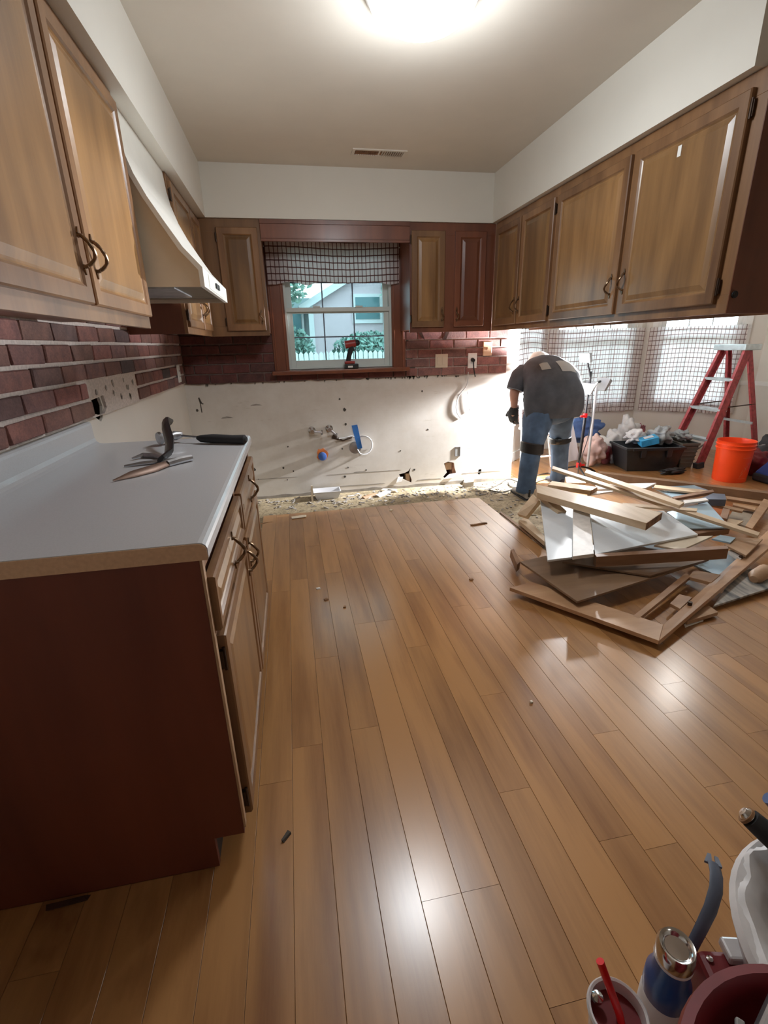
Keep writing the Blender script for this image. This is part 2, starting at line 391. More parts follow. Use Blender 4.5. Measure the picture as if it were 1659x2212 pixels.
# ---------------- room shell ----------------
XL, YB, CEIL = -0.852, 4.24, 2.44
def wavy(a0, b0, a1, b1, n, amp):
    out = []
    for i in range(n):
        t_ = i/n; out.append((a0+(a1-a0)*t_+R.uniform(-amp, amp)*(0 < i), b0+(b1-b0)*t_+R.uniform(-amp, amp)*(0 < i)))
    return out
def blob(cx, cy, rx, ry, n=11, j=0.3):
    return [(cx+rx*math.cos(2*math.pi*k/n)*R.uniform(1-j, 1+j*.4), cy+ry*math.sin(2*math.pi*k/n)*R.uniform(1-j, 1+j*.4)) for k in range(n)]
floor = S(MB().box(XL-.1, 5.5, -1.7, 5.8, -.08, -.012), 'floor', 'subfloor')
# laminate planks, 102 mm wide, running away from the camera
PW = 0.102
def unit_plank():
    mb = MB(); w_, c = PW/2-.0004, .0007
    prof = [(-w_, -.011), (-w_, -c), (-w_+c, 0), (w_-c, 0), (w_, -c), (w_, -.011)]
    v = [(a, y, z) for y in (-.5, .5) for a, z in prof]; n = 6
    f = [(k, (k+1) % n, n+(k+1) % n, n+k) for k in range(n)] + [tuple(range(n)), tuple(range(n, 2*n))[::-1]]
    return mb.add(v, f)
pl0 = P(unit_plank(), 'plank', 'floor_wood', floor); pm = pl0.data; first = True
def plank(x, y0, y1):
    global first
    if y1-y0 < .02: return
    if first: o = pl0; first = False
    else:
        o = bpy.data.objects.new('plank', pm); COL.objects.link(o); o.parent = floor
    o.location = (x, (y0+y1)/2, 0); o.scale = (1, y1-y0-.0009, 1)
def row(x, y0, y1, ph, L=1.25):
    cuts = [y0]; y = ph
    while y > y0: y -= L
    while y < y1:
        if y > y0+.03 and y < y1-.03: cuts.append(y)
        y += L
    cuts.append(y1)
    for a, b in zip(cuts, cuts[1:]): plank(x, a, b)
joint = {2: .752, -2: 1.17, 7: .798, 11: .882}
for i in range(-9, 51):
    xc = .105 + PW*(i-.5)     # plank between joint lines .105+PW*(i-1) and .105+PW*i
    ph = joint.get(i, R.uniform(0, 1.2)) if i not in (3,) else .752
    if xc < -.31:
        row(xc, -.35, .9425, ph)
    elif xc < 1.50: row(xc, -.35, 3.73 + (.012 if xc > .9 else 0), ph)
    elif xc < 2.16: row(xc, -.35, 2.32, ph)
    elif xc < 2.95: row(xc, -.2, 4.9 if xc < 2.5 else 5.42, ph)
    else: row(xc, -.2, 5.42 if xc < 4.3 else 5.42-(xc-4.25)*.9, ph, 2.0)
# loose debris on the bare subfloor
mb = MB()
for k in range(520):
    if k % 3: x, y = R.uniform(-.6, 2.1), R.triangular(3.74, 4.22, 4.1)
    else: x, y = R.uniform(1.52, 2.12), R.uniform(2.5, 4.0)
    s_ = R.uniform(.004, .016)
    mb.obox((x, y, -.010+s_*.15), (s_*R.uniform(1, 4), s_, s_*.35), (R.uniform(-.3, .3), R.uniform(-.3, .3), R.uniform(0, 3.1)))
o = P(mb, 'wood_crumbs', 'mark_grey'); tag(o, 'fine grey crumbs strewn on the bare subfloor along the walls', 'debris'); o['kind'] = 'stuff'
mb = MB()
for k in range(70):
    x, y = R.uniform(.5, 2.1), R.triangular(3.74, 4.22, 4.15)
    s_ = R.uniform(.006, .016)
    mb.obox((x, y, -.008+s_*.12), (s_*R.uniform(1, 3.5), s_, s_*.25), (R.uniform(-.3, .3), R.uniform(-.3, .3), R.uniform(0, 3.1)))
o = P(mb, 'plaster_chips', 'paint_white'); tag(o, 'white plaster chips strewn on the bare subfloor by the wall holes', 'debris'); o['kind'] = 'stuff'
# left wall, with the broken hole near the counter
hl = [(2.285, 1.085), (2.40, 1.09), (2.415, 1.05), (2.39, 1.0), (2.36, .985), (2.33, 1.0), (2.29, 1.02)]
wl = S(MB().poly([(-1.7, -.05), (YB+.12, -.05), (YB+.12, CEIL), (-1.7, CEIL)], [hl], lambda a, b, d: Vector((XL-d, a, b)), .012), 'wall_left', 'wall_paint')
S(MB().box(XL-.12, XL-.1, -1.7, YB+.12, -.05, CEIL), 'wall_left_sheathing', 'cavity', wl)
S(MB().box(XL-.1, XL-.014, -1.7, -1.6, -.05, CEIL).box(XL-.1, XL-.014, 2.0, 2.04, -.05, CEIL).box(XL-.1, XL-.014, 2.6, 2.64, -.05, CEIL), 'wall_stud', 'stud_dark', wl)
# back wall
WX0, WX1, WZ0, WZ1 = .0, .885, 1.10, 2.03
h1 = [(1.045, .185), (1.03, .13), (1.055, .06), (1.05, .035), (1.0, .06), (.95, .09), (.93, .125), (.985, .135), (1.02, .15)]
h2 = [(1.37, .20), (1.41, .215), (1.47, .20), (1.478, .15), (1.495, .10), (1.47, .06), (1.39, .045), (1.365, .07), (1.40, .11)]
h3 = [(1.72, .115), (1.75, .12), (1.752, .085), (1.73, .06), (1.715, .075)]
XE = 2.06
wb = S(MB().poly([(XL-.1, -.05), (XE, -.05), (XE, CEIL), (XL-.1, CEIL)], [[(WX0, WZ0), (WX1, WZ0), (WX1, WZ1), (WX0, WZ1)], h1, h2, h3],
    lambda a, b, d: Vector((a, YB+d, b)), .014), 'wall_back', 'bare_wall')
S(MB().poly([(XL-.1, -.05), (XE, -.05), (XE, CEIL), (XL-.1, CEIL)], [[(WX0, WZ0), (WX1, WZ0), (WX1, WZ1), (WX0, WZ1)]],
    lambda a, b, d: Vector((a, YB+.10+d, b)), .03), 'wall_sheathing', 'cavity', wb)
mb = MB()
for x in (-.02, .885, 1.05, 1.46, 2.0): mb.box(x, x+.038, YB+.016, YB+.098, -.05, CEIL)
mb.box(-.5, 2.04, YB+.016, YB+.098, -.05, -.008)
S(mb, 'wall_stud', 'stud_dark', wb)
S(MB().box(WX0-.004, WX0, YB, YB+.13, WZ0, WZ1).box(WX1, WX1+.004, YB, YB+.13, WZ0, WZ1).box(WX0, WX1, YB, YB+.13, WZ1, WZ1+.004).box(WX0, WX1, YB, YB+.13, WZ0-.004, WZ0), 'window_reveal', 'vinyl_white', wb)
# broken plaster lying out of the holes
mb = MB()
mb.slab([(1.37, 4.235, .05), (1.45, 4.215, .06), (1.50, 4.235, .10), (1.43, 4.25, .09)], .010)
mb.slab([(.90, 4.225, .05), (.95, 4.215, .06), (.97, 4.238, .10), (.92, 4.238, .10)], .008)
mb.slab([(1.55, 4.18, .01), (1.66, 4.20, .02), (1.68, 4.235, .05), (1.58, 4.235, .04)], .01)
S(mb, 'broken_plaster', 'paint_white', wb)
S(MB().box(1.385, 1.455, 4.262, 4.30, .13, .20).box(1.0, 1.04, 4.262, 4.33, .04, .12), 'wall_block', 'pine_mid', wb)
# stains, screw holes and scribbles on the bare wall (flat marks with a shape of their own)
mb = MB()
for x, z, r in [(-.069, .45, .009), (-.379, .266, .014), (-.353, .175, .004), (-.04, .225, .008), (-.125, .262, .01), (.42, .139, .012), (.455, .225, .008), (1.153, .878, .008), (1.208, .531, .008), (.947, .348, .008),
                (.451, .62, .011), (.447, .747, .016), (.62, .19, .009), (.41, .40, .009), (1.08, .16, .012), (-.78, .80, .012), (.41, .84, .01), (-.1, .15, .006)]:
    mb.poly(blob(x, z, r, r*1.1, 8, .4), [], lambda a, b, d: Vector((a, YB-.0015+d, b)), .0014)
mb.poly([(-.76, .90), (-.75, .905), (-.735, .86), (-.72, .85), (-.73, .845), (-.745, .855), (-.742, .78), (-.75, .78), (-.752, .86)], [], lambda a, b, d: Vector((a, YB-.0015+d, b)), .0014)
S(mb, 'screw_hole', 'mark_dark', wb)
mb = MB()
for x0, x1, z, h in [(-.38, .0, .168, .004), (.25, .95, .165, .0045), (.5, .62, .172, .006), (1.1, 1.35, .05, .007), (1.55, 1.95, .085, .005), (-.6, -.5, .72, .012), (-.35, -.25, .815, .01), (.1, .8, .045, .006)]:
    mb.poly([(x0, z), ((x0+x1)/2, z+h*.3), (x1, z+h*.2), (x1-.02, z+h), ((x0+x1)/2, z+h*1.6), (x0+.01, z+h)], [], lambda a, b, d: Vector((a, YB-.0013+d, b)), .0012)
S(mb, 'wall_mark', 'mark_grey', wb)
# low dark glue line / dirty foot of the back wall
S(MB().poly([(-.45, -.012)]+[(2.03, -.012)]+[(2.0-.082*i, .008+R.uniform(0, .016)) for i in range(30)], [], lambda a, b, d: Vector((a, YB-.003+d, b)), .0025), 'wall_foot_dirt', 'mark_grey', wb)

# soffits and ceiling
S(MB().box(XL-.1, 5.5, -1.7, 5.8, CEIL, CEIL+.1), 'ceiling', 'ceiling_paint')
SZ = 2.122
S(MB().box(XL, -.473, -1.6, YB, SZ, CEIL), 'soffit_left', 'soffit_paint')
S(MB().box(-.473, 1.591, 3.86, YB, SZ, CEIL), 'soffit_back', 'soffit_paint')
S(MB().box(1.591, 2.02, 1.70, YB, SZ, CEIL), 'soffit_right', 'soffit_paint')
# shell of the breakfast nook and of the room behind the camera
S(MB().box(XL-.1, 5.3, -1.72, -1.6, -.05, CEIL), 'wall_rear', 'nook_paint')
S(MB().box(5.10, 5.22, -1.6, 4.62, -.05, CEIL), 'wall_right', 'nook_paint')
S(MB().box(1.98, XE, YB+.014, 4.62, -.05, CEIL), 'wall_return', 'nook_paint')
S(MB().box(5.085, 5.10, .5, 4.60, .755, .775).box(5.078, 5.10, .5, 4.60, .775, .80), 'trim_1', 'trim_white')
S(MB().box(5.085, 5.10, .5, 4.60, 0, .09), 'baseboard_right', 'trim_white')

# bricks: one veneer brick = one object, child of its wall
def brick_mesh(l, h, t):
    bm = bmesh.new(); bmesh.ops.create_cube(bm, size=1)
    bmesh.ops.scale(bm, vec=(l, t, h), verts=bm.verts)
    bmesh.ops.bevel(bm, geom=bm.edges[:], offset=.0035, segments=1, affect='EDGES')
    for v in bm.verts: v.co += Vector((R.uniform(-.0016, .0016), R.uniform(-.0016, .0016), R.uniform(-.0016, .0016)))
    me = bpy.data.meshes.new('brick'); bm.to_mesh(me); bm.free(); return me
BR = [brick_mesh(.2095, .0615, .022) for _ in range(5)]
BR2 = [brick_mesh(.2095, .0635, .022) for _ in range(5)]; BR3 = [brick_mesh(.2095, .0635, .022) for _ in range(5)]
for m_ in BR: m_.materials.append(MATS['brick_left'])
for m_ in BR2: m_.materials.append(MATS['brick_back'])
for m_ in BR3: m_.materials.append(MATS['brick_right'])
def brick(parent, meshes, loc, rz, sx=1.0):
    o = bpy.data.objects.new('brick', R.choice(meshes)); COL.objects.link(o); o.parent = parent
    o.location = loc; o.rotation_euler = (R.uniform(-.01, .01), R.uniform(-.01, .01), rz+R.uniform(-.008, .008)); o.scale = (sx, 1, 1)
def course(a0, a1, phase, pitch):
    """brick spans between a0..a1 cut from a running course"""
    k = math.floor((a0-phase)/pitch); a = phase+k*pitch; out = []
    while a < a1:
        s0, s1 = max(a, a0), min(a+pitch, a1)
        if s1-s0 > .03: out.append((s0, s1))
        a += pitch
    return out
for r_ in range(7):
    z = 1.054 + r_*.0752
    spans = [(.9, YB-.02)] if r_ < 5 else [(2.16, 2.94)]
    if r_ == 0: spans = [(.9, 2.275), (2.93, YB-.02)]
    if r_ == 1: spans = [(.9, 2.235), (2.935, YB-.02)]
    for a, b in spans:
        for s0, s1 in course(a, b, 1.586 if r_ % 2 == 0 else 1.712, .2245):
            if s0 > 3.90 and s1 < 4.08 and r_ in (0, 1): continue
            brick(wl, BR, (XL+.011, (s0+s1)/2, z), math.pi/2, (s1-s0-.012)/.2095)
S(MB().poly([(.9, 1.017)]+[(3.0+i*.123, 1.014+R.uniform(-.004, .004)) for i in range(10)]+[(YB, 1.014), (YB, 1.52), (2.16, 1.52), (2.16, 1.40), (.9, 1.40)], [[(2.27, 1.095), (2.42, 1.095), (2.43, 1.04), (2.39, 1.018), (2.33, 1.018), (2.27, 1.03)]],
    lambda a, b, d: Vector((XL+.012-d, a, b)), .0115), 'mortar', 'mortar_light', wl)
mb = MB()
for k in range(16):
    y, z = R.uniform(2.33, 2.9), R.uniform(1.03, 1.15)
    if 2.26 < y < 2.44 and z < 1.11: continue
    mb.poly(blob(y, z, .012, .014, 8, .5), [], lambda a, b, d: Vector((XL+.0135+d, a, b)), .001)
S(mb, 'mortar_scar', 'mark_grey', wl)
# back wall courses
def bcourse(spans, r_, mats, z0=1.0455, ph=None):
    z = z0+r_*.0755
    for a, b in spans:
        for s0, s1 in course(a, b, (-.6435 if r_ % 2 == 0 else -.536) if ph is None else ph, .2185):
            brick(wb, mats, ((s0+s1)/2, YB-.011, z), 0, (s1-s0-.009)/.2095)
for r_ in range(5):
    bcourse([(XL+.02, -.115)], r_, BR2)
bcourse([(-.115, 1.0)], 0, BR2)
for r_ in range(5): bcourse([(1.0, 1.94)], r_, BR3)
bcourse([(.97, 1.0)], 4, BR3)
low = [(1.94, 1.012)] + [(1.90-.1*i, 1.008+R.uniform(-.008, .008)) for i in range(9)]
S(MB().poly(low+[(1.0, 1.40), (1.94, 1.40)], [], lambda a, b, d: Vector((a, YB-.013+d, b)), .0125), 'mortar', 'mortar_pink', wb)
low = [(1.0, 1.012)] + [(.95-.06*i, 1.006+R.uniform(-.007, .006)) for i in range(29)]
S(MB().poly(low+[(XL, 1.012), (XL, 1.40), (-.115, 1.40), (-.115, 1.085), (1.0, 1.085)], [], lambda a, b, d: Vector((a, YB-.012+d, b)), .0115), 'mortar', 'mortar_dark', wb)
# rough glue drips below the last course
mb = MB()
for k in range(46):
    x = R.uniform(.6, 1.5) if k < 34 else R.uniform(-.8, .6)
    mb.poly([(x-.012, 1.014), (x+.012, 1.014), (x+R.uniform(-.004, .006), 1.0-R.uniform(.0, .018)), (x-.004, 1.003)], [], lambda a, b, d: Vector((a, YB-.009+d, b)), .008)
S(mb, 'glue_drip', 'mark_dark', wb)
# dark gaps above the top course at the right
mb = MB()
mb.slab([(1.14, YB-.024, 1.33), (1.17, YB-.024, 1.31), (1.13, YB-.024, 1.40), (1.10, YB-.024, 1.385)], .001)
mb.slab([(1.33, YB-.024, 1.31), (1.36, YB-.024, 1.31), (1.40, YB-.024, 1.395), (1.37, YB-.024, 1.40)], .001)
S(mb, 'brick_gouge', 'cavity', wb)

# ---------------- windows ----------------
def frame_fn(p0, u, n):
    p0 = Vector((*p0, 0)); u = Vector((*u, 0)).normalized(); n = Vector((*n, 0)).normalized()
    return lambda a, b, d: p0 + u*a - n*d + Vector((0, 0, b))   # d = depth outward (away from the room)
def fbox(mb, fn, a0, a1, b0, b1, d0, d1):
    v = [fn(a, b, d) for d in (d0, d1) for b in (b0, b1) for a in (a0, a1)]
    mb.add(v, [(0, 2, 3, 1), (4, 5, 7, 6), (0, 1, 5, 4), (2, 6, 7, 3), (0, 4, 6, 2), (1, 3, 7, 5)])
def ring(mb, fn, a0, a1, b0, b1, w_, d0, d1, wb_=None):
    wb_ = wb_ or w_
    fbox(mb, fn, a0, a0+w_, b0, b1, d0, d1); fbox(mb, fn, a1-w_, a1, b0, b1, d0, d1)
    fbox(mb, fn, a0+w_, a1-w_, b0, b0+wb_, d0, d1); fbox(mb, fn, a0+w_, a1-w_, b1-w_, b1, d0, d1)
def window(name, fn, a0, a1, b0, b1, mid, jam, sash, glass, cols, rows_lo, rows_up, mat='vinyl_white'):
    root = SE(name)
    mb = MB(); ring(mb, fn, a0, a1, b0, b1, jam, .0, .10, .012); S(mb, 'window_frame', mat, root, .002)
    for nm, z0, z1, d, rows in (('lower_sash', b0+.012, mid+.02, .02, rows_lo), ('upper_sash', mid-.02, b1-jam, .055, rows_up)):
        sa, sb = a0+jam, a1-jam
        mb = MB(); ring(mb, fn, sa, sb, z0, z1, sash, d, d+.03, sash*(1.35 if d < .03 else .9)); s_ = S(mb, nm, mat, root, .002)
        bo = sash*(1.35 if d < .03 else .9)
        ga, gb, gz0, gz1 = sa+sash, sb-sash, z0+bo, z1-sash
        mb = MB(); fbox(mb, fn, ga, gb, gz0, gz1, d+.014, d+.017); S(mb, 'pane', glass, s_)
        mb = MB()
        for c in range(1, cols):
            x = ga+(gb-ga)*c/cols; fbox(mb, fn, x-.005, x+.005, gz0, gz1, d+.010, d+.021)
        for r_ in range(1, rows):
            z = gz0+(gz1-gz0)*r_/rows; fbox(mb, fn, ga, gb, z-.005, z+.005, d+.009, d+.022)
        S(mb, 'muntin', 'grey_blue' if name == 'window_1' else 'mark_grey', s_)
    return root
fk = lambda a, b, d: Vector((a, YB+.0+d, b))
w1 = window('window_1', fk, WX0, WX1, WZ0, WZ1, 1.556, .022, .042, 'glass_kitchen', 3, 2, 2)
S(MB().box(.01, .87, YB-.004, YB+.02, 1.545, 1.578), 'meeting_rail', 'vinyl_white', w1, .003)
S(MB().box(.23, .29, YB-.012, YB, 1.575, 1.588).box(.58, .64, YB-.012, YB, 1.575, 1.588), 'sash_lock', 'vinyl_white', w1, .002)
# dark red casing and stool
S(MB().box(-.117, .004, YB-.02, YB-.0005, 1.09, 2.05).box(.881, 1.0, YB-.02, YB-.0005, 1.09, 2.05).box(.004, .881, YB-.02, YB-.0005, 2.0, 2.05), 'window_casing', 'casing_red', w1, .004)
S(MB().box(-.10, -.09, YB-.026, YB-.02, 1.09, 2.0).box(-.02, -.008, YB-.026, YB-.02, 1.09, 2.0).box(.895, .905, YB-.026, YB-.02, 1.09, 2.0).box(.97, .98, YB-.026, YB-.02, 1.09, 2.0), 'casing_bead', 'casing_red', w1, .002)
S(MB().box(-.14, 1.02, YB-.10, YB+.02, 1.062, 1.094), 'window_sill', 'casing_red', w1, .008)
# bay of the breakfast nook: three canted walls
BAY = [('wall_bay_left', (XE, 4.60), (2.93, 5.42), .10, .14), ('wall_bay_centre', (2.93, 5.42), (4.25, 5.42), .14, .13), ('wall_bay_right', (4.25, 5.42), (5.10, 4.62), .13, .20)]
BF = []
for i, (nm, p0, p1, ma, mb_) in enumerate(BAY):
    u = Vector((p1[0]-p0[0], p1[1]-p0[1])); L = u.length; u.normalize(); n = Vector((u.y, -u.x))
    fn = frame_fn(p0, u, n); a0, a1 = ma, L-mb_; BF.append((fn, L, a0, a1))
    wz0, wz1 = .50, 2.06
    S(MB().poly([(0, -.05), (L, -.05), (L, CEIL), (0, CEIL)], [[(a0, wz0), (a1, wz0), (a1, wz1), (a0, wz1)]], fn, .12), nm, 'nook_paint')
    window('window_%d' % (i+2), fn, a0, a1, wz0, wz1, 1.28, .03, .045, 'glass_nook', 4 if i == 1 else 3, 2, 3, 'trim_white')
    mb = MB(); ring(mb, fn, a0-.06, a1+.06, wz0-.06, wz1+.07, .062, -.018, 0); S(mb, 'trim_%d' % (i+2), 'trim_white')
    mb = MB(); fbox(mb, fn, 0, L, 0, .10, -.015, 0); S(mb, 'baseboard_bay_%d' % (i+1), 'trim_white')
fn, L, a0, a1 = BF[2]
mb = MB(); fbox(mb, fn, a1+.062, L, .755, .775, -.015, 0); fbox(mb, fn, a1+.062, L, .775, .80, -.022, 0); S(mb, 'trim_5', 'trim_white')

def curtain(name, label, fn, a0, a1, ztop, zbot, mat, gather, waves, amp, off, rod_r=.007, group=None, head=.035, scallop=0, cat='curtain'):
    """rippled cloth sheet; u runs along the cloth so the plaid follows the folds"""
    c = fn((a0+a1)/2, zbot, -off)
    t_ = T(name, label, cat, c, group)
    N, K = int(max(40, waves*12)), 14; mb = MB(); uv = []; su = 0
    ph = [R.uniform(0, 6.28) for _ in range(4)]
    def dd(a, f): return amp*(.55+.45*f)*(math.sin(2*math.pi*waves*a+ph[0]+.8*math.sin(7*a+ph[1]))*.7+.3*math.sin(2*math.pi*waves*2.3*a+ph[2]))
    for i in range(N+1):
        a = i/N
        for j in range(K+1):
            f = j/K; z = ztop+(zbot-ztop)*f
            if f == 0: z += R.uniform(-.004, .004)
            if f == 1: z += .006*math.sin(waves*6.28*a*.5+ph[3]) + (scallop*abs(math.sin(a*3.3*math.pi)) if scallop else 0)
            mb.v.append(fn(a0+(a1-a0)*a, z, -off-dd(a, f))); mb.sm.append(True); uv.append((gather*(a1-a0)*a, z+.01*math.sin(6*a+ph[1])))
    mb.sm = []
    for i in range(N):
        for j in range(K): mb.f.append([i*(K+1)+j, i*(K+1)+j+1, (i+1)*(K+1)+j+1, (i+1)*(K+1)+j]); mb.sm.append(True)
    mb.uv = uv
    P(mb, 'cloth', mat, t_)
    mb = MB(); mb.cyl(fn(a0-.03, ztop-head, -off+amp+.004), fn(a1+.03, ztop-head, -off+amp+.004), rod_r*.7, n=8); P(mb, 'curtain_rod', 'trim_white', t_)
    return t_
curtain('window_valance', 'short red and white checked valance over the kitchen window', lambda a, b, d: Vector((a, YB-.0+d, b)), -.11, .938, 2.045, 1.742, 'plaid_valance', 1.45, 9, .010, .055, cat='valance', scallop=.014)
LB = ['checked cafe curtain at the left bay window behind the worker', 'checked cafe curtain across the middle bay window', 'checked cafe curtain at the right bay window behind the stepladder']
fn, L, a0, a1 = BF[0]; curtain('cafe_curtain', LB[0], fn, a0+.05, L-.02, 1.395, .43, 'plaid_curtain', 1.4, 11, .018, .055)
fn, L, a0, a1 = BF[1]; curtain('cafe_curtain', LB[1], fn, .04, L-.045, 1.395, .43, 'plaid_curtain', 1.4, 12, .018, .055)
fn, L, a0, a1 = BF[2]; curtain('cafe_curtain', LB[2], fn, .05, a1+.03, 1.395, .43, 'plaid_curtain', 1.4, 11, .018, .055)

# ---------------- outside the kitchen window ----------------
S(MB().box(-14, 16, 4.6, 30, -.5, -.42), 'ground', 'grass')
def house():
    h = T('neighbour_house', 'beige gabled house across the yard behind the white fence', 'house', (3.0, 13.2, -.4))
    P(MB().poly([(.70, -.4), (6.2, -.4), (6.2, 2.40), (3.45, 3.85), (.70, 2.40)], [], lambda a, b, d: Vector((a, 13.2+d, b)), .15).box(.75, 6.15, 13.35, 19, -.4, 2.4), 'wall', 'siding_beige', h)
    P(MB().box(.60, .72, 13.12, 13.3, -.4, 2.35), 'corner_board', 'siding_white', h)
    P(MB().box(-1.4, .70, 14.2, 19, -.4, 2.5), 'side_wing', 'siding_grey', h)
    P(MB().slab([(.35, 13.0, 2.22), (3.45, 13.0, 3.95), (3.45, 19, 3.95), (.35, 19, 2.22)], .09).slab([(6.55, 13.0, 2.22), (3.45, 13.0, 3.95), (3.45, 19, 3.95), (6.55, 19, 2.22)], .09), 'roof', 'roofing', h)
    P(MB().slab([(.35, 12.98, 2.22), (3.45, 12.98, 3.95), (3.45, 13.03, 3.95), (.35, 13.03, 2.22)], .16), 'fascia', 'siding_white', h)
    f_ = P(MB().box(1.72, 2.5, 13.13, 13.2, 1.80, 2.5), 'window_frame', 'siding_white', h)
    P(MB().box(1.80, 2.42, 13.11, 13.13, 1.90, 2.42), 'pane', 'pane_dark', f_)
    f_ = P(MB().box(.05, .50, 14.1, 14.2, 1.35, 2.2), 'window_frame', 'siding_white', h)
    P(MB().box(.12, .43, 14.08, 14.1, 1.42, 2.12), 'pane', 'pane_dark', f_)
    g = P(MB().box(-3.2, .2, 15.5, 18, -.4, 2.2), 'annex', 'siding_white', h)
house()
def tree(name, label, c, rr, n, mat, trunk_h, group=None, s=.16):
    t_ = T(name, label, 'shrub' if trunk_h < .6 else 'tree', (c[0], c[1], -.42), group)
    mb = MB()
    for _ in range(n):
        d = Vector((R.gauss(0, 1), R.gauss(0, 1), R.gauss(0, 1))).normalized(); k = R.uniform(.55, 1)
        p = Vector(c)+Vector((d.x*rr[0], d.y*rr[1], d.z*rr[2]))*k
        a = Vector((R.uniform(-1, 1), R.uniform(-1, 1), R.uniform(-1, 1))).normalized(); b = a.orthogonal().normalized(); q = R.uniform(.5, 1)*s
        mb.add([p-a*q, p+b*q*.5, p+a*q, p-b*q*.5], [(0, 1, 2, 3)])
    o = P(mb, 'foliage', mat, t_); o['kind'] = 'stuff'
    mb = MB(); mb.tube([(c[0], c[1], -.42), (c[0]+.03, c[1], c[2]*.5), (c[0], c[1], c[2])], [.07, .05, .03], 8); P(mb, 'trunk', 'bark', t_)
tree('bush', 'rounded green bush behind the fence left of the house corner', (-.08, 11.5, 1.24), (.68, .45, .48), 1500, 'leaf', .4, s=.09)
tree('bush', 'broad dark green bush behind the fence in front of the beige house', (1.95, 11.6, 1.15), (.95, .6, .42), 2000, 'leaf', .4, s=.09)
tree('tree', 'leafy tree right of the neighbour window', (3.15, 12.6, 2.55), (.8, .4, 1.1), 1900, 'leaf_light', 2, s=.10)
tree('tree', 'pale tree left of the neighbour roof', (-.1, 12.7, 2.85), (.8, .45, .75), 900, 'leaf_light', 2, s=.12)
fe = T('picket_fence', 'white wooden picket fence across the yard', 'fence', (1.0, 10.6, -.42))
mb = MB()
for k in range(70):
    x = -2.4+k*.105; h = 1.17+R.uniform(-.015, .015)
    mb.poly([(x, -.42), (x+.088, -.42), (x+.088, h-.05), (x+.044, h), (x, h-.05)], [], lambda a, b, d: Vector((a, 10.6+d, b)), .018)
o = P(mb, 'picket', 'picket', fe); o['kind'] = 'stuff'
P(MB().box(-2.4, 5.0, 10.62, 10.66, .1, .18).box(-2.4, 5.0, 10.62, 10.66, .85, .93), 'rail', 'picket', fe)

# ---------------- cabinets ----------------
def handle_pts(fn, a, b, h, vert=True, L=.10):
    """antique bow pull: leaf at each end, bow standing off the door"""
    pts = []
    for i in range(13):
        t_ = i/12; s = (t_-.5)*L*.72; out = .006+.026*math.sin(math.pi*t_)**.8; sw = .010*math.sin(2*math.pi*t_)
        pts.append(fn(a+sw, b+s, h+out) if vert else fn(a+s, b+sw, h+out))
    return pts
def handle(parent, fn, a, b, h=.019, vert=True, L=.10):
    mb = MB(); pts = handle_pts(fn, a, b, h, vert, L)
    rr = [.0042+.0012*abs(math.sin(4*math.pi*i/12)) for i in range(13)]
    mb.tube(pts, rr, 8)
    for s in (-1, 1):
        q = [(0, .36), (.006, .42), (.003, .50), (0, .56), (-.004, .49), (-.006, .42)]
        lf = [(x, s*y*L) for x, y in q]; lf2 = [(a+x, b+y) if vert else (a+y, b+x) for x, y in lf]
        for d0 in (h,):
            v = [fn(x, y, d0) for x, y in lf2]+[fn(x, y, d0+.004) for x, y in lf2]; n = 6
            mb.add(v, [tuple(range(n)), tuple(range(n, 2*n))]+[(k, (k+1) % n, n+(k+1) % n, n+k) for k in range(n)])
        ce = (a, b+s*.36*L) if vert else (a+s*.36*L, b)
        mb.tube([fn(ce[0], ce[1], h), fn(ce[0], ce[1], h+.012)], [.006, .004], 8)
    return P(mb, 'handle', 'brass', parent)
def door(parent, fn, a0, a1, b0, b1, name='door', hinge=None, pull=None, mat='cab_wood', pmat='cab_panel', stile=.048, th=.019, pullv=True):
    A = lambda i, h: (a0+i, a1-i, b0+i, b1-i, h)
    s = stile
    d = P(MB().rings([A(0, 0), A(0, th-.004), A(.004, th), A(s-.008, th), A(s-.002, th-.005)], fn, False), name, mat, parent)
    P(MB().rings([A(s-.002, th-.0052), A(s+.003, th-.008), A(s+.008, th-.008), A(s+.028, th-.001), A(s+.030, th-.001)], fn), 'raised_panel', pmat, d)
    if hinge is not None:
        for zz in ((b0+.06, b1-.06) if b1-b0 > .3 else ()):
            x = a0-.004 if hinge == 0 else a1+.004
            mb = MB(); v = [fn(x+p, zz+q, h) for h in (0.0005, th*.55) for q in (-.024, .024) for p in (-.007, .007)]
            mb.add(v, [(0, 2, 3, 1), (4, 5, 7, 6), (0, 1, 5, 4), (2, 6, 7, 3), (0, 4, 6, 2), (1, 3, 7, 5)])
            mb.tube([fn(x, zz-.030, th*.6), fn(x, zz+.030, th*.6)], .004, 8)
            P(mb, 'hinge', 'hinge_dark', d)
    if pull is not None: handle(d, fn, pull[0], pull[1], th, pullv)
    return d
FL = lambda x: (lambda a, b, d: Vector((x+d, a, b)))      # face toward +x, a = y
FR = lambda x: (lambda a, b, d: Vector((x-d, a, b)))      # face toward -x
FB = lambda y: (lambda a, b, d: Vector((a, y-d, b)))      # face toward -y
ZU, ZT = 1.364, 2.120
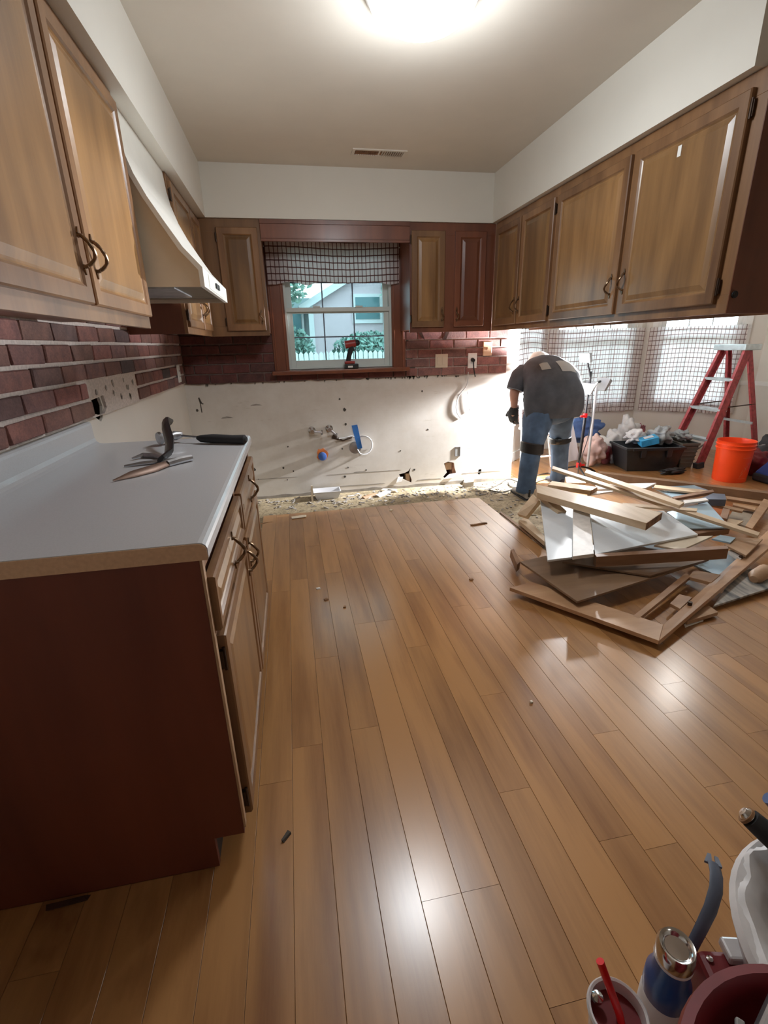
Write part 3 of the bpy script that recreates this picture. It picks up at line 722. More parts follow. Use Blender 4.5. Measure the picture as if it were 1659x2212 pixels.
# near left wall cabinet
c = T('wall_cabinet', 'large two-door oak wall cabinet in the left foreground', 'cabinet', (XL, 1.54, ZU))
P(MB().box(XL+.001, -.541, .93, 2.15, 1.392, ZT), 'carcass', 'cab_frame_y', c)
mb = MB().box(-.541, -.522, .93, 2.15, ZU, 1.43).box(-.541, -.522, .93, 2.15, 2.05, ZT).box(-.541, -.522, .93, .99, 1.43, 2.05).box(-.541, -.522, 2.10, 2.15, 1.43, 2.05).box(-.541, -.522, 1.51, 1.58, 1.43, 2.05)
P(mb, 'face_frame', 'cab_wood', c, .001)
door(c, FL(-.522), .965, 1.538, 1.405, 2.085, hinge=0, pull=(1.505, 1.53))
door(c, FL(-.522), 1.556, 2.128, 1.405, 2.085, hinge=1, pull=(1.592, 1.53))
# far left corner cabinet
c = T('wall_cabinet', 'two-door oak wall cabinet beyond the range hood on the left', 'cabinet', (XL, 3.40, ZU))
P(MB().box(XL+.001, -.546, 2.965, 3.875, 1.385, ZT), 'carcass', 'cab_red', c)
P(MB().box(XL+.001, -.546, 2.952, 2.965, ZU, ZT), 'side_panel', 'cab_red', c)
mb = MB().box(-.546, -.527, 2.952, 3.875, ZU, 1.43).box(-.546, -.527, 2.952, 3.875, 2.05, ZT).box(-.546, -.527, 2.952, 3.0, 1.43, 2.05).box(-.546, -.527, 3.78, 3.875, 1.43, 2.05).box(-.546, -.527, 3.41, 3.49, 1.43, 2.05)
P(mb, 'face_frame', 'cab_wood', c, .001)
door(c, FL(-.527), 2.966, 3.440, 1.398, 2.085, hinge=0, pull=(3.405, 1.52))
door(c, FL(-.527), 3.458, 3.81, 1.398, 2.085, hinge=1, pull=(3.49, 1.52))
# back left cabinet
c = T('wall_cabinet', 'single-door oak wall cabinet left of the kitchen window', 'cabinet', (-.32, YB, ZU))
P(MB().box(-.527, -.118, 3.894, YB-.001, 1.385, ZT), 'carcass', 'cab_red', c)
mb = MB().box(-.527, -.118, 3.875, 3.894, ZU, 1.43).box(-.527, -.118, 3.875, 3.894, 2.04, ZT).box(-.527, -.40, 3.875, 3.894, 1.43, 2.04).box(-.155, -.118, 3.875, 3.894, 1.43, 2.04)
P(mb, 'face_frame', 'cab_wood', c, .001)
door(c, FB(3.875), -.415, -.140, 1.400, 2.066, hinge=0, pull=(-.165, 1.49))
# header board between the cabinets
c = T('valance_board', 'dark brown board bridging the cabinets above the checked valance', 'board', (.42, 3.9, 1.985))
P(MB().box(-.118, .953, 3.865, 3.885, 1.985, ZT), 'board', 'cab_red', c, .001)
P(MB().box(-.118, .953, 3.858, 3.866, 2.092, ZT).box(-.118, .953, 3.861, 3.866, 2.0, 2.006), 'moulding', 'cab_red', c, .001)
# back right cabinet
c = T('wall_cabinet', 'two-door oak wall cabinet right of the kitchen window', 'cabinet', (1.28, YB, ZU))
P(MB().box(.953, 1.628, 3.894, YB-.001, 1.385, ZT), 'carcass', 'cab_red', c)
mb = MB().box(.953, 1.628, 3.875, 3.894, ZU, 1.43).box(.953, 1.628, 3.875, 3.894, 2.04, ZT).box(.953, .99, 3.875, 3.894, 1.43, 2.04).box(1.20, 1.33, 3.875, 3.894, 1.43, 2.04).box(1.53, 1.628, 3.875, 3.894, 1.43, 2.04)
P(mb, 'face_frame', 'cab_red', c, .001)
door(c, FB(3.875), .966, 1.226, 1.402, 2.066, hinge=0, pull=(1.205, 1.49))
door(c, FB(3.875), 1.306, 1.552, 1.402, 2.066, hinge=None, pull=(1.325, 1.49), mat='cab_red', pmat='cab_red')
# peninsula wall cabinets hanging from the right soffit
RX = 1.628
def pen(y0, y1, label, doors, end=False):
    c = T('wall_cabinet', label, 'cabinet', (1.79, (y0+y1)/2, ZU))
    P(MB().box(RX+.019, 1.955, y0+(.016 if end else 0), y1, 1.380, ZT), 'carcass', 'cab_wood', c)
    mb = MB().box(RX, RX+.019, y0, y1, ZU, 1.43).box(RX, RX+.019, y0, y1, 2.045, ZT).box(RX, RX+.019, y0, y0+.07, 1.43, 2.045).box(RX, RX+.019, y1-.07, y1, 1.43, 2.045).box(RX, RX+.019, (y0+y1)/2-.04, (y0+y1)/2+.04, 1.43, 2.045)
    P(mb, 'face_frame', 'cab_wood', c, .001)
    P(MB().box(1.955, 1.972, y0, y1, ZU, ZT), 'back_panel', 'cab_wood', c)
    for a0, a1, hg, pl in doors: door(c, FR(RX), a0, a1, 1.400, 2.072, hinge=hg, pull=pl)
    return c
c = pen(1.66, 2.955, 'large two-door oak cabinet nearest on the right, white sticker on its door', [(1.712, 2.288, 0, (2.255, 1.54)), (2.318, 2.945, 1, (2.352, 1.53))], True)
P(MB().box(RX+.001, 1.972, 1.658, 1.676, ZU, ZT), 'end_panel', 'cab_red', c)
P(MB().cyl((1.648, 1.660, 1.429), (1.648, 1.652, 1.429), .0125, n=20).cyl((1.648, 1.652, 1.429), (1.648, 1.650, 1.429), .009, n=20), 'hole_plug', 'black', c)
P(MB().box(RX-.0195, RX-.0183, 2.003, 2.022, 1.968, 2.006), 'sticker', 'plate_white', c, label='small white paper sticker')
pen(2.955, 3.875, 'two-door oak cabinet at the far end of the right-hand row', [(2.985, 3.398, 0, (3.372, 1.52)), (3.42, 3.822, 1, (3.448, 1.52))])

# ---------------- range hood ----------------
hy0, hy1 = 2.166, 2.940
hd = T('range_hood', 'cream range hood with a curved front on the left wall', 'range hood', (XL, 2.55, 1.516))
pf = [(-.536, 2.120), (-.530, 2.03), (-.520, 1.97), (-.495, 1.89), (-.462, 1.82), (-.418, 1.745), (-.362, 1.655), (-.300, 1.585), (-.300, 1.516)]
inn = [(x-.016, z-(.010 if i > 5 else .006)) for i, (x, z) in enumerate(pf)]; inn[0] = (-.552, 2.120); inn[-1] = (-.316, 1.516)
mb = MB(); n = len(pf); v = [Vector((x, y, z)) for y in (hy0, hy1) for x, z in pf+inn]
f = []
for i in range(n-1):
    f += [(i, i+1, 2*n+i+1, 2*n+i), (n+i, 3*n+i, 3*n+i+1, n+i+1), (i, n+i, n+i+1, i+1), (2*n+i, 2*n+i+1, 3*n+i+1, 3*n+i)]
f += [(0, 2*n, 3*n, n), (n-1, 2*n-1, 4*n-1, 3*n-1)]
P(mb.add(v, f), 'front_shell', 'hood_white', hd)
for y in (hy0+.008, hy1-.014):
    P(MB().poly([(XL+.001, 2.120)]+inn+[(XL+.001, 1.516)], [], lambda a, b, d: Vector((a, y+d, b)), .006), 'side_panel', 'hood_side_shaded', hd)
P(MB().box(XL+.03, -.322, hy0+.02, hy1-.02, 1.535, 1.545), 'underside', 'hood_under', hd)
P(MB().box(-.70, -.45, 2.35, 2.75, 1.528, 1.5345), 'filter', 'steel', hd)
P(MB().box(-.3005, -.297, 2.30, 2.74, 1.522, 1.578), 'control_plate', 'hood_white', hd, .001)
for y in (2.50, 2.56): P(MB().box(-.297, -.290, y-.022, y+.022, 1.541, 1.563), 'switch', 'black', hd, .002)

# ---------------- base cabinet and counter ----------------
by0, by1, BX = .943, 2.190, -.2148
bc = T('base_cabinet', 'dark reddish brown base cabinet with two drawers and two doors', 'cabinet', (XL, 1.57, 0))
pts = [(XL+.001, .0), (BX-.075, .0), (BX-.075, .1), (BX, .1), (BX, .877), (XL+.001, .877)]
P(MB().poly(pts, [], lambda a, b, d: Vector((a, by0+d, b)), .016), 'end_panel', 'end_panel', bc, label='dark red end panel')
P(MB().poly(pts, [], lambda a, b, d: Vector((a, by1-.016+d, b)), .016), 'side_panel', 'cab_red', bc)
P(MB().box(XL+.001, BX-.02, by0+.017, by1-.017, .1, .87), 'carcass', 'cab_red', bc)
mb = MB(); X0, X1 = BX-.02, BX
mb.box(X0, X1, by0+.0165, by1-.0165, .1, .128).box(X0, X1, by0+.0165, by1-.0165, .84, .877).box(X0, X1, by0+.0165, by0+.04, .128, .84).box(X0, X1, by1-.04, by1-.0165, .128, .84).box(X0, X1, 1.555, 1.59, .128, .84).box(X0, X1, by0+.04, by1-.04, .655, .685)
P(mb, 'face_frame', 'cab_frame_y', bc)
P(MB().box(BX-.092, BX-.076, by0+.017, by1-.017, .001, .099), 'toe_kick', 'black', bc)
fnb = FL(BX)
for a0, a1 in ((.965, 1.560), (1.585, 2.165)):
    door(bc, fnb, a0, a1, .694, .826, 'drawer', pull=((a0+a1)/2, .758), pullv=True, stile=.03, th=.021)
door(bc, fnb, .985, 1.560, .118, .668, hinge=0, pull=(1.535, .60), th=.021)
door(bc, fnb, 1.585, 2.165, .118, .668, hinge=1, pull=(1.61, .60), th=.021)
ct = T('countertop', 'pale grey laminate countertop with an integral backsplash', 'countertop', (XL, 1.57, .878))
prof = [(-.196, .878), (-.194, .882), (-.194, .903), (-.197, .910), (-.203, .9145), (-.212, .916), (-.60, .915), (-.800, .915), (-.816, .918), (-.826, .926), (-.831, .94), (-.832, .995), (-.834, 1.003), (-.840, 1.008), (XL+.001, 1.008), (XL+.001, .878)]
mb = MB(); n = len(prof); v = [Vector((x, y, z)) for y in (by0-.002, by1+.004) for x, z in prof]
mb.add(v, [(k, (k+1) % n, n+(k+1) % n, n+k) for k in range(n)]+[tuple(range(n)), tuple(range(n, 2*n))])
o = P(mb, 'laminate_top', 'counter', ct)
pe = [(x-(.0016 if x > -.3 else 0), z-(.0016 if z > .9 else 0)) for x, z in prof]
P(MB().poly(pe, [], lambda a, b, d: Vector((a, by0-.0045+d, b)), .0024), 'core_edge', 'counter_core', ct, label='exposed tan particleboard end')
# filler between the counter edge and panel top shows as a pale strip
P(MB().box(BX+.0005, BX+.006, by0+.0005, by0+.018, .12, .876), 'corner_strip', 'pine_mid', bc)

# ---------------- wall plates, plumbing ----------------
def plate(name, label, fn, a0, a1, b0, b1, mat, kind, d0=.0):
    c = fn((a0+a1)/2, b0, 0); t_ = T(name, label, 'outlet' if kind != 'switch' else 'switch', c)
    mb = MB(); A = lambda i, h: (a0+i, a1-i, b0+i, b1-i, h); mb.rings([A(0, 0), A(0, .003), A(.004, .006)], fn); P(mb, 'cover_plate', mat, t_)
    am, bm_ = (a0+a1)/2, (b0+b1)/2
    if kind == 'outlet':
        for s in (-.02, .02):
            so = P(MB().lathe([(.0, 0), (.016, 0), (.016, .002), (.0, .002)], fn(am, bm_+s, .006), 16, fn(0, 0, 1)-fn(0, 0, 0)), 'socket', mat, t_)
            mb = MB()
            for q in (-.006, .006):
                p = fn(am+q, bm_+s, .0085); mb.obox(p, (.002, .002, .008))
            P(mb, 'slot', 'black', so)
    elif kind == 'double':
        for s in (-.024, .024):
            P(MB().rings([(am+s-.016, am+s+.016, bm_-.033, bm_+.033, .006), (am+s-.015, am+s+.015, bm_-.032, bm_+.032, .008)], fn), 'rocker', mat, t_)
    else:
        P(MB().rings([(am-.005, am+.005, bm_-.012, bm_+.012, .006), (am-.004, am+.004, bm_-.004, bm_+.012, .014)], fn), 'toggle', mat, t_)
    return t_
FW = FB(YB-.023)
plate('switch_plate', 'wide beige double plate on the brick right of the window', FW, 1.264, 1.378, 1.076, 1.190, 'plate_beige', 'double')
t_ = plate('wall_outlet', 'white outlet with a black plug below the right wall cabinets', FW, 1.565, 1.648, 1.064, 1.190, 'plate_white', 'outlet')
P(MB().cyl((1.606, YB-.030, 1.135), (1.606, YB-.060, 1.130), .018, .014), 'plug', 'black', t_)
plate('wall_switch', 'tan switch plate higher on the brick near the wall end', FW, 1.703, 1.785, 1.165, 1.284, 'plate_tan', 'switch')
plate('wall_outlet', 'white outlet on the left brick wall near the corner', FL(XL+.023), 3.945, 4.035, 1.045, 1.170, 'plate_white', 'outlet')
c = T('junction_box', 'grey metal junction box low on the bare wall', 'electrical box', (1.5, YB, .262))
mb = MB(); ring(mb, lambda a, b, d: Vector((a, YB+d, b)), 1.475, 1.527, .262, .352, .004, -.006, -.0005); P(mb, 'rim', 'steel', c)
P(MB().box(1.479, 1.523, YB-.003, YB-.0008, .266, .348), 'cover', 'box_grey', c)
def cord(name, label, cat, pts, r, mat, group=None, sub=5):
    ps = [Vector(p) for p in pts]; out = []
    for i in range(len(ps)-1):
        p0, p1, p2, p3 = ps[max(0, i-1)], ps[i], ps[i+1], ps[min(len(ps)-1, i+2)]
        for k in range(sub):
            t = k/sub; out.append(.5*((2*p1)+(-p0+p2)*t+(2*p0-5*p1+4*p2-p3)*t*t+(-p0+3*p1-3*p2+p3)*t**3))
    out.append(ps[-1]); b = Vector(pts[0]); b.z = min(p[2] for p in pts)
    return tag(P(MB().tube(out, r, 6), name, mat, org=b), label, cat, group)
cord('wire', 'thin white cable hanging down the bare wall below the white outlet', 'cable', [(1.57, YB-.03, 1.03), (1.575, YB-.012, .96), (1.56, YB-.008, .90), (1.50, YB-.008, .83), (1.475, YB-.008, .76), (1.48, YB-.008, .68), (1.52, YB-.006, .62)], .004, 'tube_white')
cord('wire', 'second thin cable end curving beside the hanging white cable', 'cable', [(1.575, YB-.010, .86), (1.59, YB-.010, .78), (1.60, YB-.010, .72), (1.60, YB-.008, .68)], .003, 'tube_white')
cord('power_cord', 'short black cord hanging from the plug on the brick', 'cord', [(1.606, YB-.055, 1.12), (1.61, YB-.06, 1.06), (1.63, YB-.05, .99)], .005, 'black')
def valve(x, z, label, rot):
    t_ = T('stop_valve', label, 'valve', (x, YB, z-.03))
    P(MB().lathe([(.005, 0), (.034, 0), (.032, .006), (.014, .012), (.012, .05), (.0, .05)], (x, YB-.001, z), 20, (0, -1, 0)), 'escutcheon', 'chrome', t_)
    P(MB().lathe([(.0, 0), (.018, 0), (.020, .012), (.016, .03), (.0, .03)], (x, YB-.045, z), 16, (0, -1, 0)), 'valve_body', 'chrome', t_)
    dx = .085*math.cos(rot); dz = .085*math.sin(rot)
    P(MB().tube([(x, YB-.055, z), (x+dx*.5, YB-.058, z+dz*.5), (x+dx, YB-.058, z+dz)], [.012, .009, .008], 10).tube([(x+dx, YB-.058, z+dz-.022), (x+dx, YB-.058, z+dz+.022)], [.007, .007], 8), 'spout', 'steel', t_)
valve(.150, .582, 'left chrome stop valve with a tee outlet on the bare wall', -.15)
valve(.303, .590, 'right chrome stop valve on the bare wall', -.75)
t_ = T('drain_pipe', 'blue-capped drain pipe in an orange-rimmed wall hole', 'pipe', (.226, YB, .30))
P(MB().poly(blob(.228, .362, .055, .058, 14, .25), [], lambda a, b, d: Vector((a, YB-.003+d, b)), .0025), 'hole_rim', 'orange_paint', t_)
P(MB().cyl((.226, YB-.002, .35), (.226, YB-.028, .35), .036, n=24), 'pipe', 'grey_blue', t_)
P(MB().lathe([(.0, 0), (.037, 0), (.037, .012), (.03, .016), (.0, .016)], (.226, YB-.028, .35), 24, (0, -1, 0)), 'cap', 'blue_cap', t_)
t_ = T('supply_line', 'looped supply tube on a round grey plate, held with blue tape', 'pipe', (.53, YB, .33))
P(MB().lathe([(.0, 0), (.056, 0), (.052, .005), (.02, .007), (.0, .007)], (.528, YB-.001, .405), 24, (0, -1, 0)), 'wall_plate', 'steel', t_)
lp = [(.545+.0, .39)] + [(.605+.078*math.cos(a), .425+.085*math.sin(a)) for a in [math.radians(q) for q in range(-120, 131, 25)]] + [(.50, .515), (.44, .505), (.38, .50)]
P(MB().tube([(x, YB-.018-.01*math.sin(i), z) for i, (x, z) in enumerate(lp)], .0055, 8), 'tube', 'tube_white', t_)
P(MB().slab([(.500, YB-.028, .61), (.552, YB-.028, .615), (.572, YB-.030, .50), (.525, YB-.030, .49)], .001).slab([(.525, YB-.030, .492), (.572, YB-.030, .50), (.590, YB-.020, .40), (.548, YB-.018, .395)], .001), 'tape', 'blue_tape', t_)
t_ = tag(P(MB().tube([(.33, YB-.004, .52), (.37, YB-.02, .50), (.42, YB-.012, .478), (.47, YB-.02, .495), (.50, YB-.015, .50)], [.022, .014, .006, .008, .006], 8), 'pipe_stub', 'hinge_dark', org=(.37, YB, .47)), 'dark pipe stub and wire left of the blue tape', 'pipe')

# tray, stick, dark scraps by the wall
t_ = T('plastic_tray', 'white rectangular plastic tray on the subfloor against the wall', 'tray', (.24, 4.12, -.012))
mb = MB(); fo = lambda a, b, h: Vector((a, b, h))
mb.rings([(.15, .33, 4.085, 4.165, -.011), (.125, .355, 4.06, 4.19, .062), (.118, .362, 4.053, 4.197, .062), (.118, .362, 4.053, 4.197, .058), (.121, .359, 4.056, 4.194, .058), (.146, .334, 4.081, 4.169, -.0119)], fo)
mb.rings([(.148, .332, 4.083, 4.167, -.0105), (.15, .33, 4.085, 4.165, -.010)], fo)
P(mb, 'tray_shell', 'chair_white', t_)
tag(P(MB().obox((.105, 4.05, .058), (.016, .010, .145), (0, .03, 0)), 'stick', 'cream', org=(.105, 4.05, -.012)), 'small pale stick standing left of the white tray', 'stick')
CH = [((.62, 4.05), (.16, .03, .018), .5, 'pine_mid', 'brown splinter lying right of the tray near the wall'), ((.75, 4.09), (.20, .035, .02), .75, 'paint_white', 'white-faced splinter leaning beside the brown splinter'),
      ((.82, 4.16), (.14, .07, .02), -.4, 'cream', 'pale drywall scrap below the larger wall hole'), ((.45, 4.10), (.05, .02, .01), .1, 'paint_white', 'white plaster flake right of the tray'),
      ((1.57, 4.12), (.09, .05, .05), .3, 'grey_board', 'small grey block below the second wall hole'), ((1.292, 3.126), (.12, .012, .008), .2, 'pulp', 'dark splinter lying on the bright floor patch'),
      ((.057, 2.403), (.022, .014, .006), .2, 'paint_white', 'tiny white chip on the floor nearest the base cabinet'), ((.72, 3.598), (.03, .018, .008), .9, 'cream', 'cream chip near the far edge of the planks'),
      ((.091, 2.27), (.022, .016, .007), .4, 'pulp', 'brown crumb in the window reflection on the floor'), ((.18, 2.171), (.014, .012, .006), 1.2, 'pulp', 'smaller brown crumb in the window reflection on the floor'),
      ((.921, 2.306), (.020, .016, .007), .1, 'pulp', 'brown crumb on the floor left of the wood pile'), ((-.30, 3.55), (.14, .004, .004), .35, 'pulp', 'thin twig-like splinter near the far end of the counter'),
      ((-.118, .985), (.030, .010, .008), .9, 'mark_dark', 'dark crumpled chip on the floor beside the base cabinet'), ((.79, 1.326), (.010, .008, .006), 0, 'cream', 'tiny pale crumb on the floor in mid view'),
      ((-.652, .925), (.09, .012, .006), .07, 'cavity', 'dark sliver on the floor at the foot of the cabinet end panel'),
      ((-.02, 3.63), (.10, .05, .006), .1, 'cream', 'flat pale scrap at the far left edge of the planks')]
for (x, y), sz, rz, mt, lb in CH:
    z0 = 0 if y < 3.72 and x < 1.5 else -.012
    if y > 3.74: z0 = -.0118
    mb = MB().obox((x, y, z0+sz[2]/2), sz, (0, 0, rz)); 
    for v in mb.v: v.x += R.uniform(-1, 1)*sz[0]*.12; v.y += R.uniform(-1, 1)*sz[1]*.2
    tag(P(mb, 'wood_scrap', mt, org=(x, y, z0)), lb, 'scrap')

# ceiling fixtures
t_ = T('ceiling_light', 'round frosted dome light glowing on the kitchen ceiling', 'ceiling light', (.565, 2.08, CEIL))
P(MB().lathe([(.0, 0), (.20, 0), (.205, .012), (.195, .02), (.0, .02)], (.565, 2.08, CEIL), 40, (0, 0, -1)), 'rim', 'trim_white', t_)
dm = MB().lathe([(.192, .018)] + [(.192*math.cos(a), .018+.095*math.sin(a)) for a in [math.radians(q) for q in (10, 20, 32, 45, 58, 70, 80)]]+[(.0, .113)], (.565, 2.08, CEIL), 40, (0, 0, -1), False)
P(dm, 'dome', 'lamp_dome', t_)
t_ = T('ceiling_vent', 'small brown slotted air register in the ceiling near the soffit', 'vent', (.67, 3.57, CEIL))
mb = MB(); ring(mb, lambda a, b, d: Vector((a, b, CEIL-d)), .505, .855, 3.515, 3.625, .018, 0, .006); P(mb, 'vent_frame', 'ceiling_paint', t_)
P(MB().box(.523, .837, 3.533, 3.607, CEIL-.002, CEIL-.0005), 'duct', 'pulp', t_)
P(MB().box(.676, .684, 3.533, 3.607, CEIL-.007, CEIL-.002), 'divider', 'ceiling_paint', t_)
for k in range(22):
    x = .531+k*.0142
    if abs(x-.68) > .008:
        mb = MB(); mb.obox((x, 3.57, CEIL-.005), (.0018 if x < .68 else .008, .074, .007), (0, .6, 0)); P(mb, 'slat', 'stud_dark' if x < .68 else 'grey_board', t_)
t_ = T('pendant_lamp', 'round white pendant lamp hanging in the nook behind the right cabinets', 'pendant lamp', (3.2, 3.05, CEIL))
P(MB().lathe([(.0, 0), (.06, 0), (.05, .025), (.0, .03)], (3.2, 3.05, CEIL), 24, (0, 0, -1)), 'canopy', 'brass', t_)
P(MB().cyl((3.2, 3.05, CEIL-.02), (3.2, 3.05, 1.98), .006), 'stem', 'brass', t_)
P(MB().lathe([(.02, -.005), (.05, .0), (.09, .03), (.11, .07), (.11, .10), (.08, .15), (.03, .17), (.0, .175)], (3.2, 3.05, 1.99), 28, (0, 0, -1), False), 'globe', 'pendant_globe', t_)
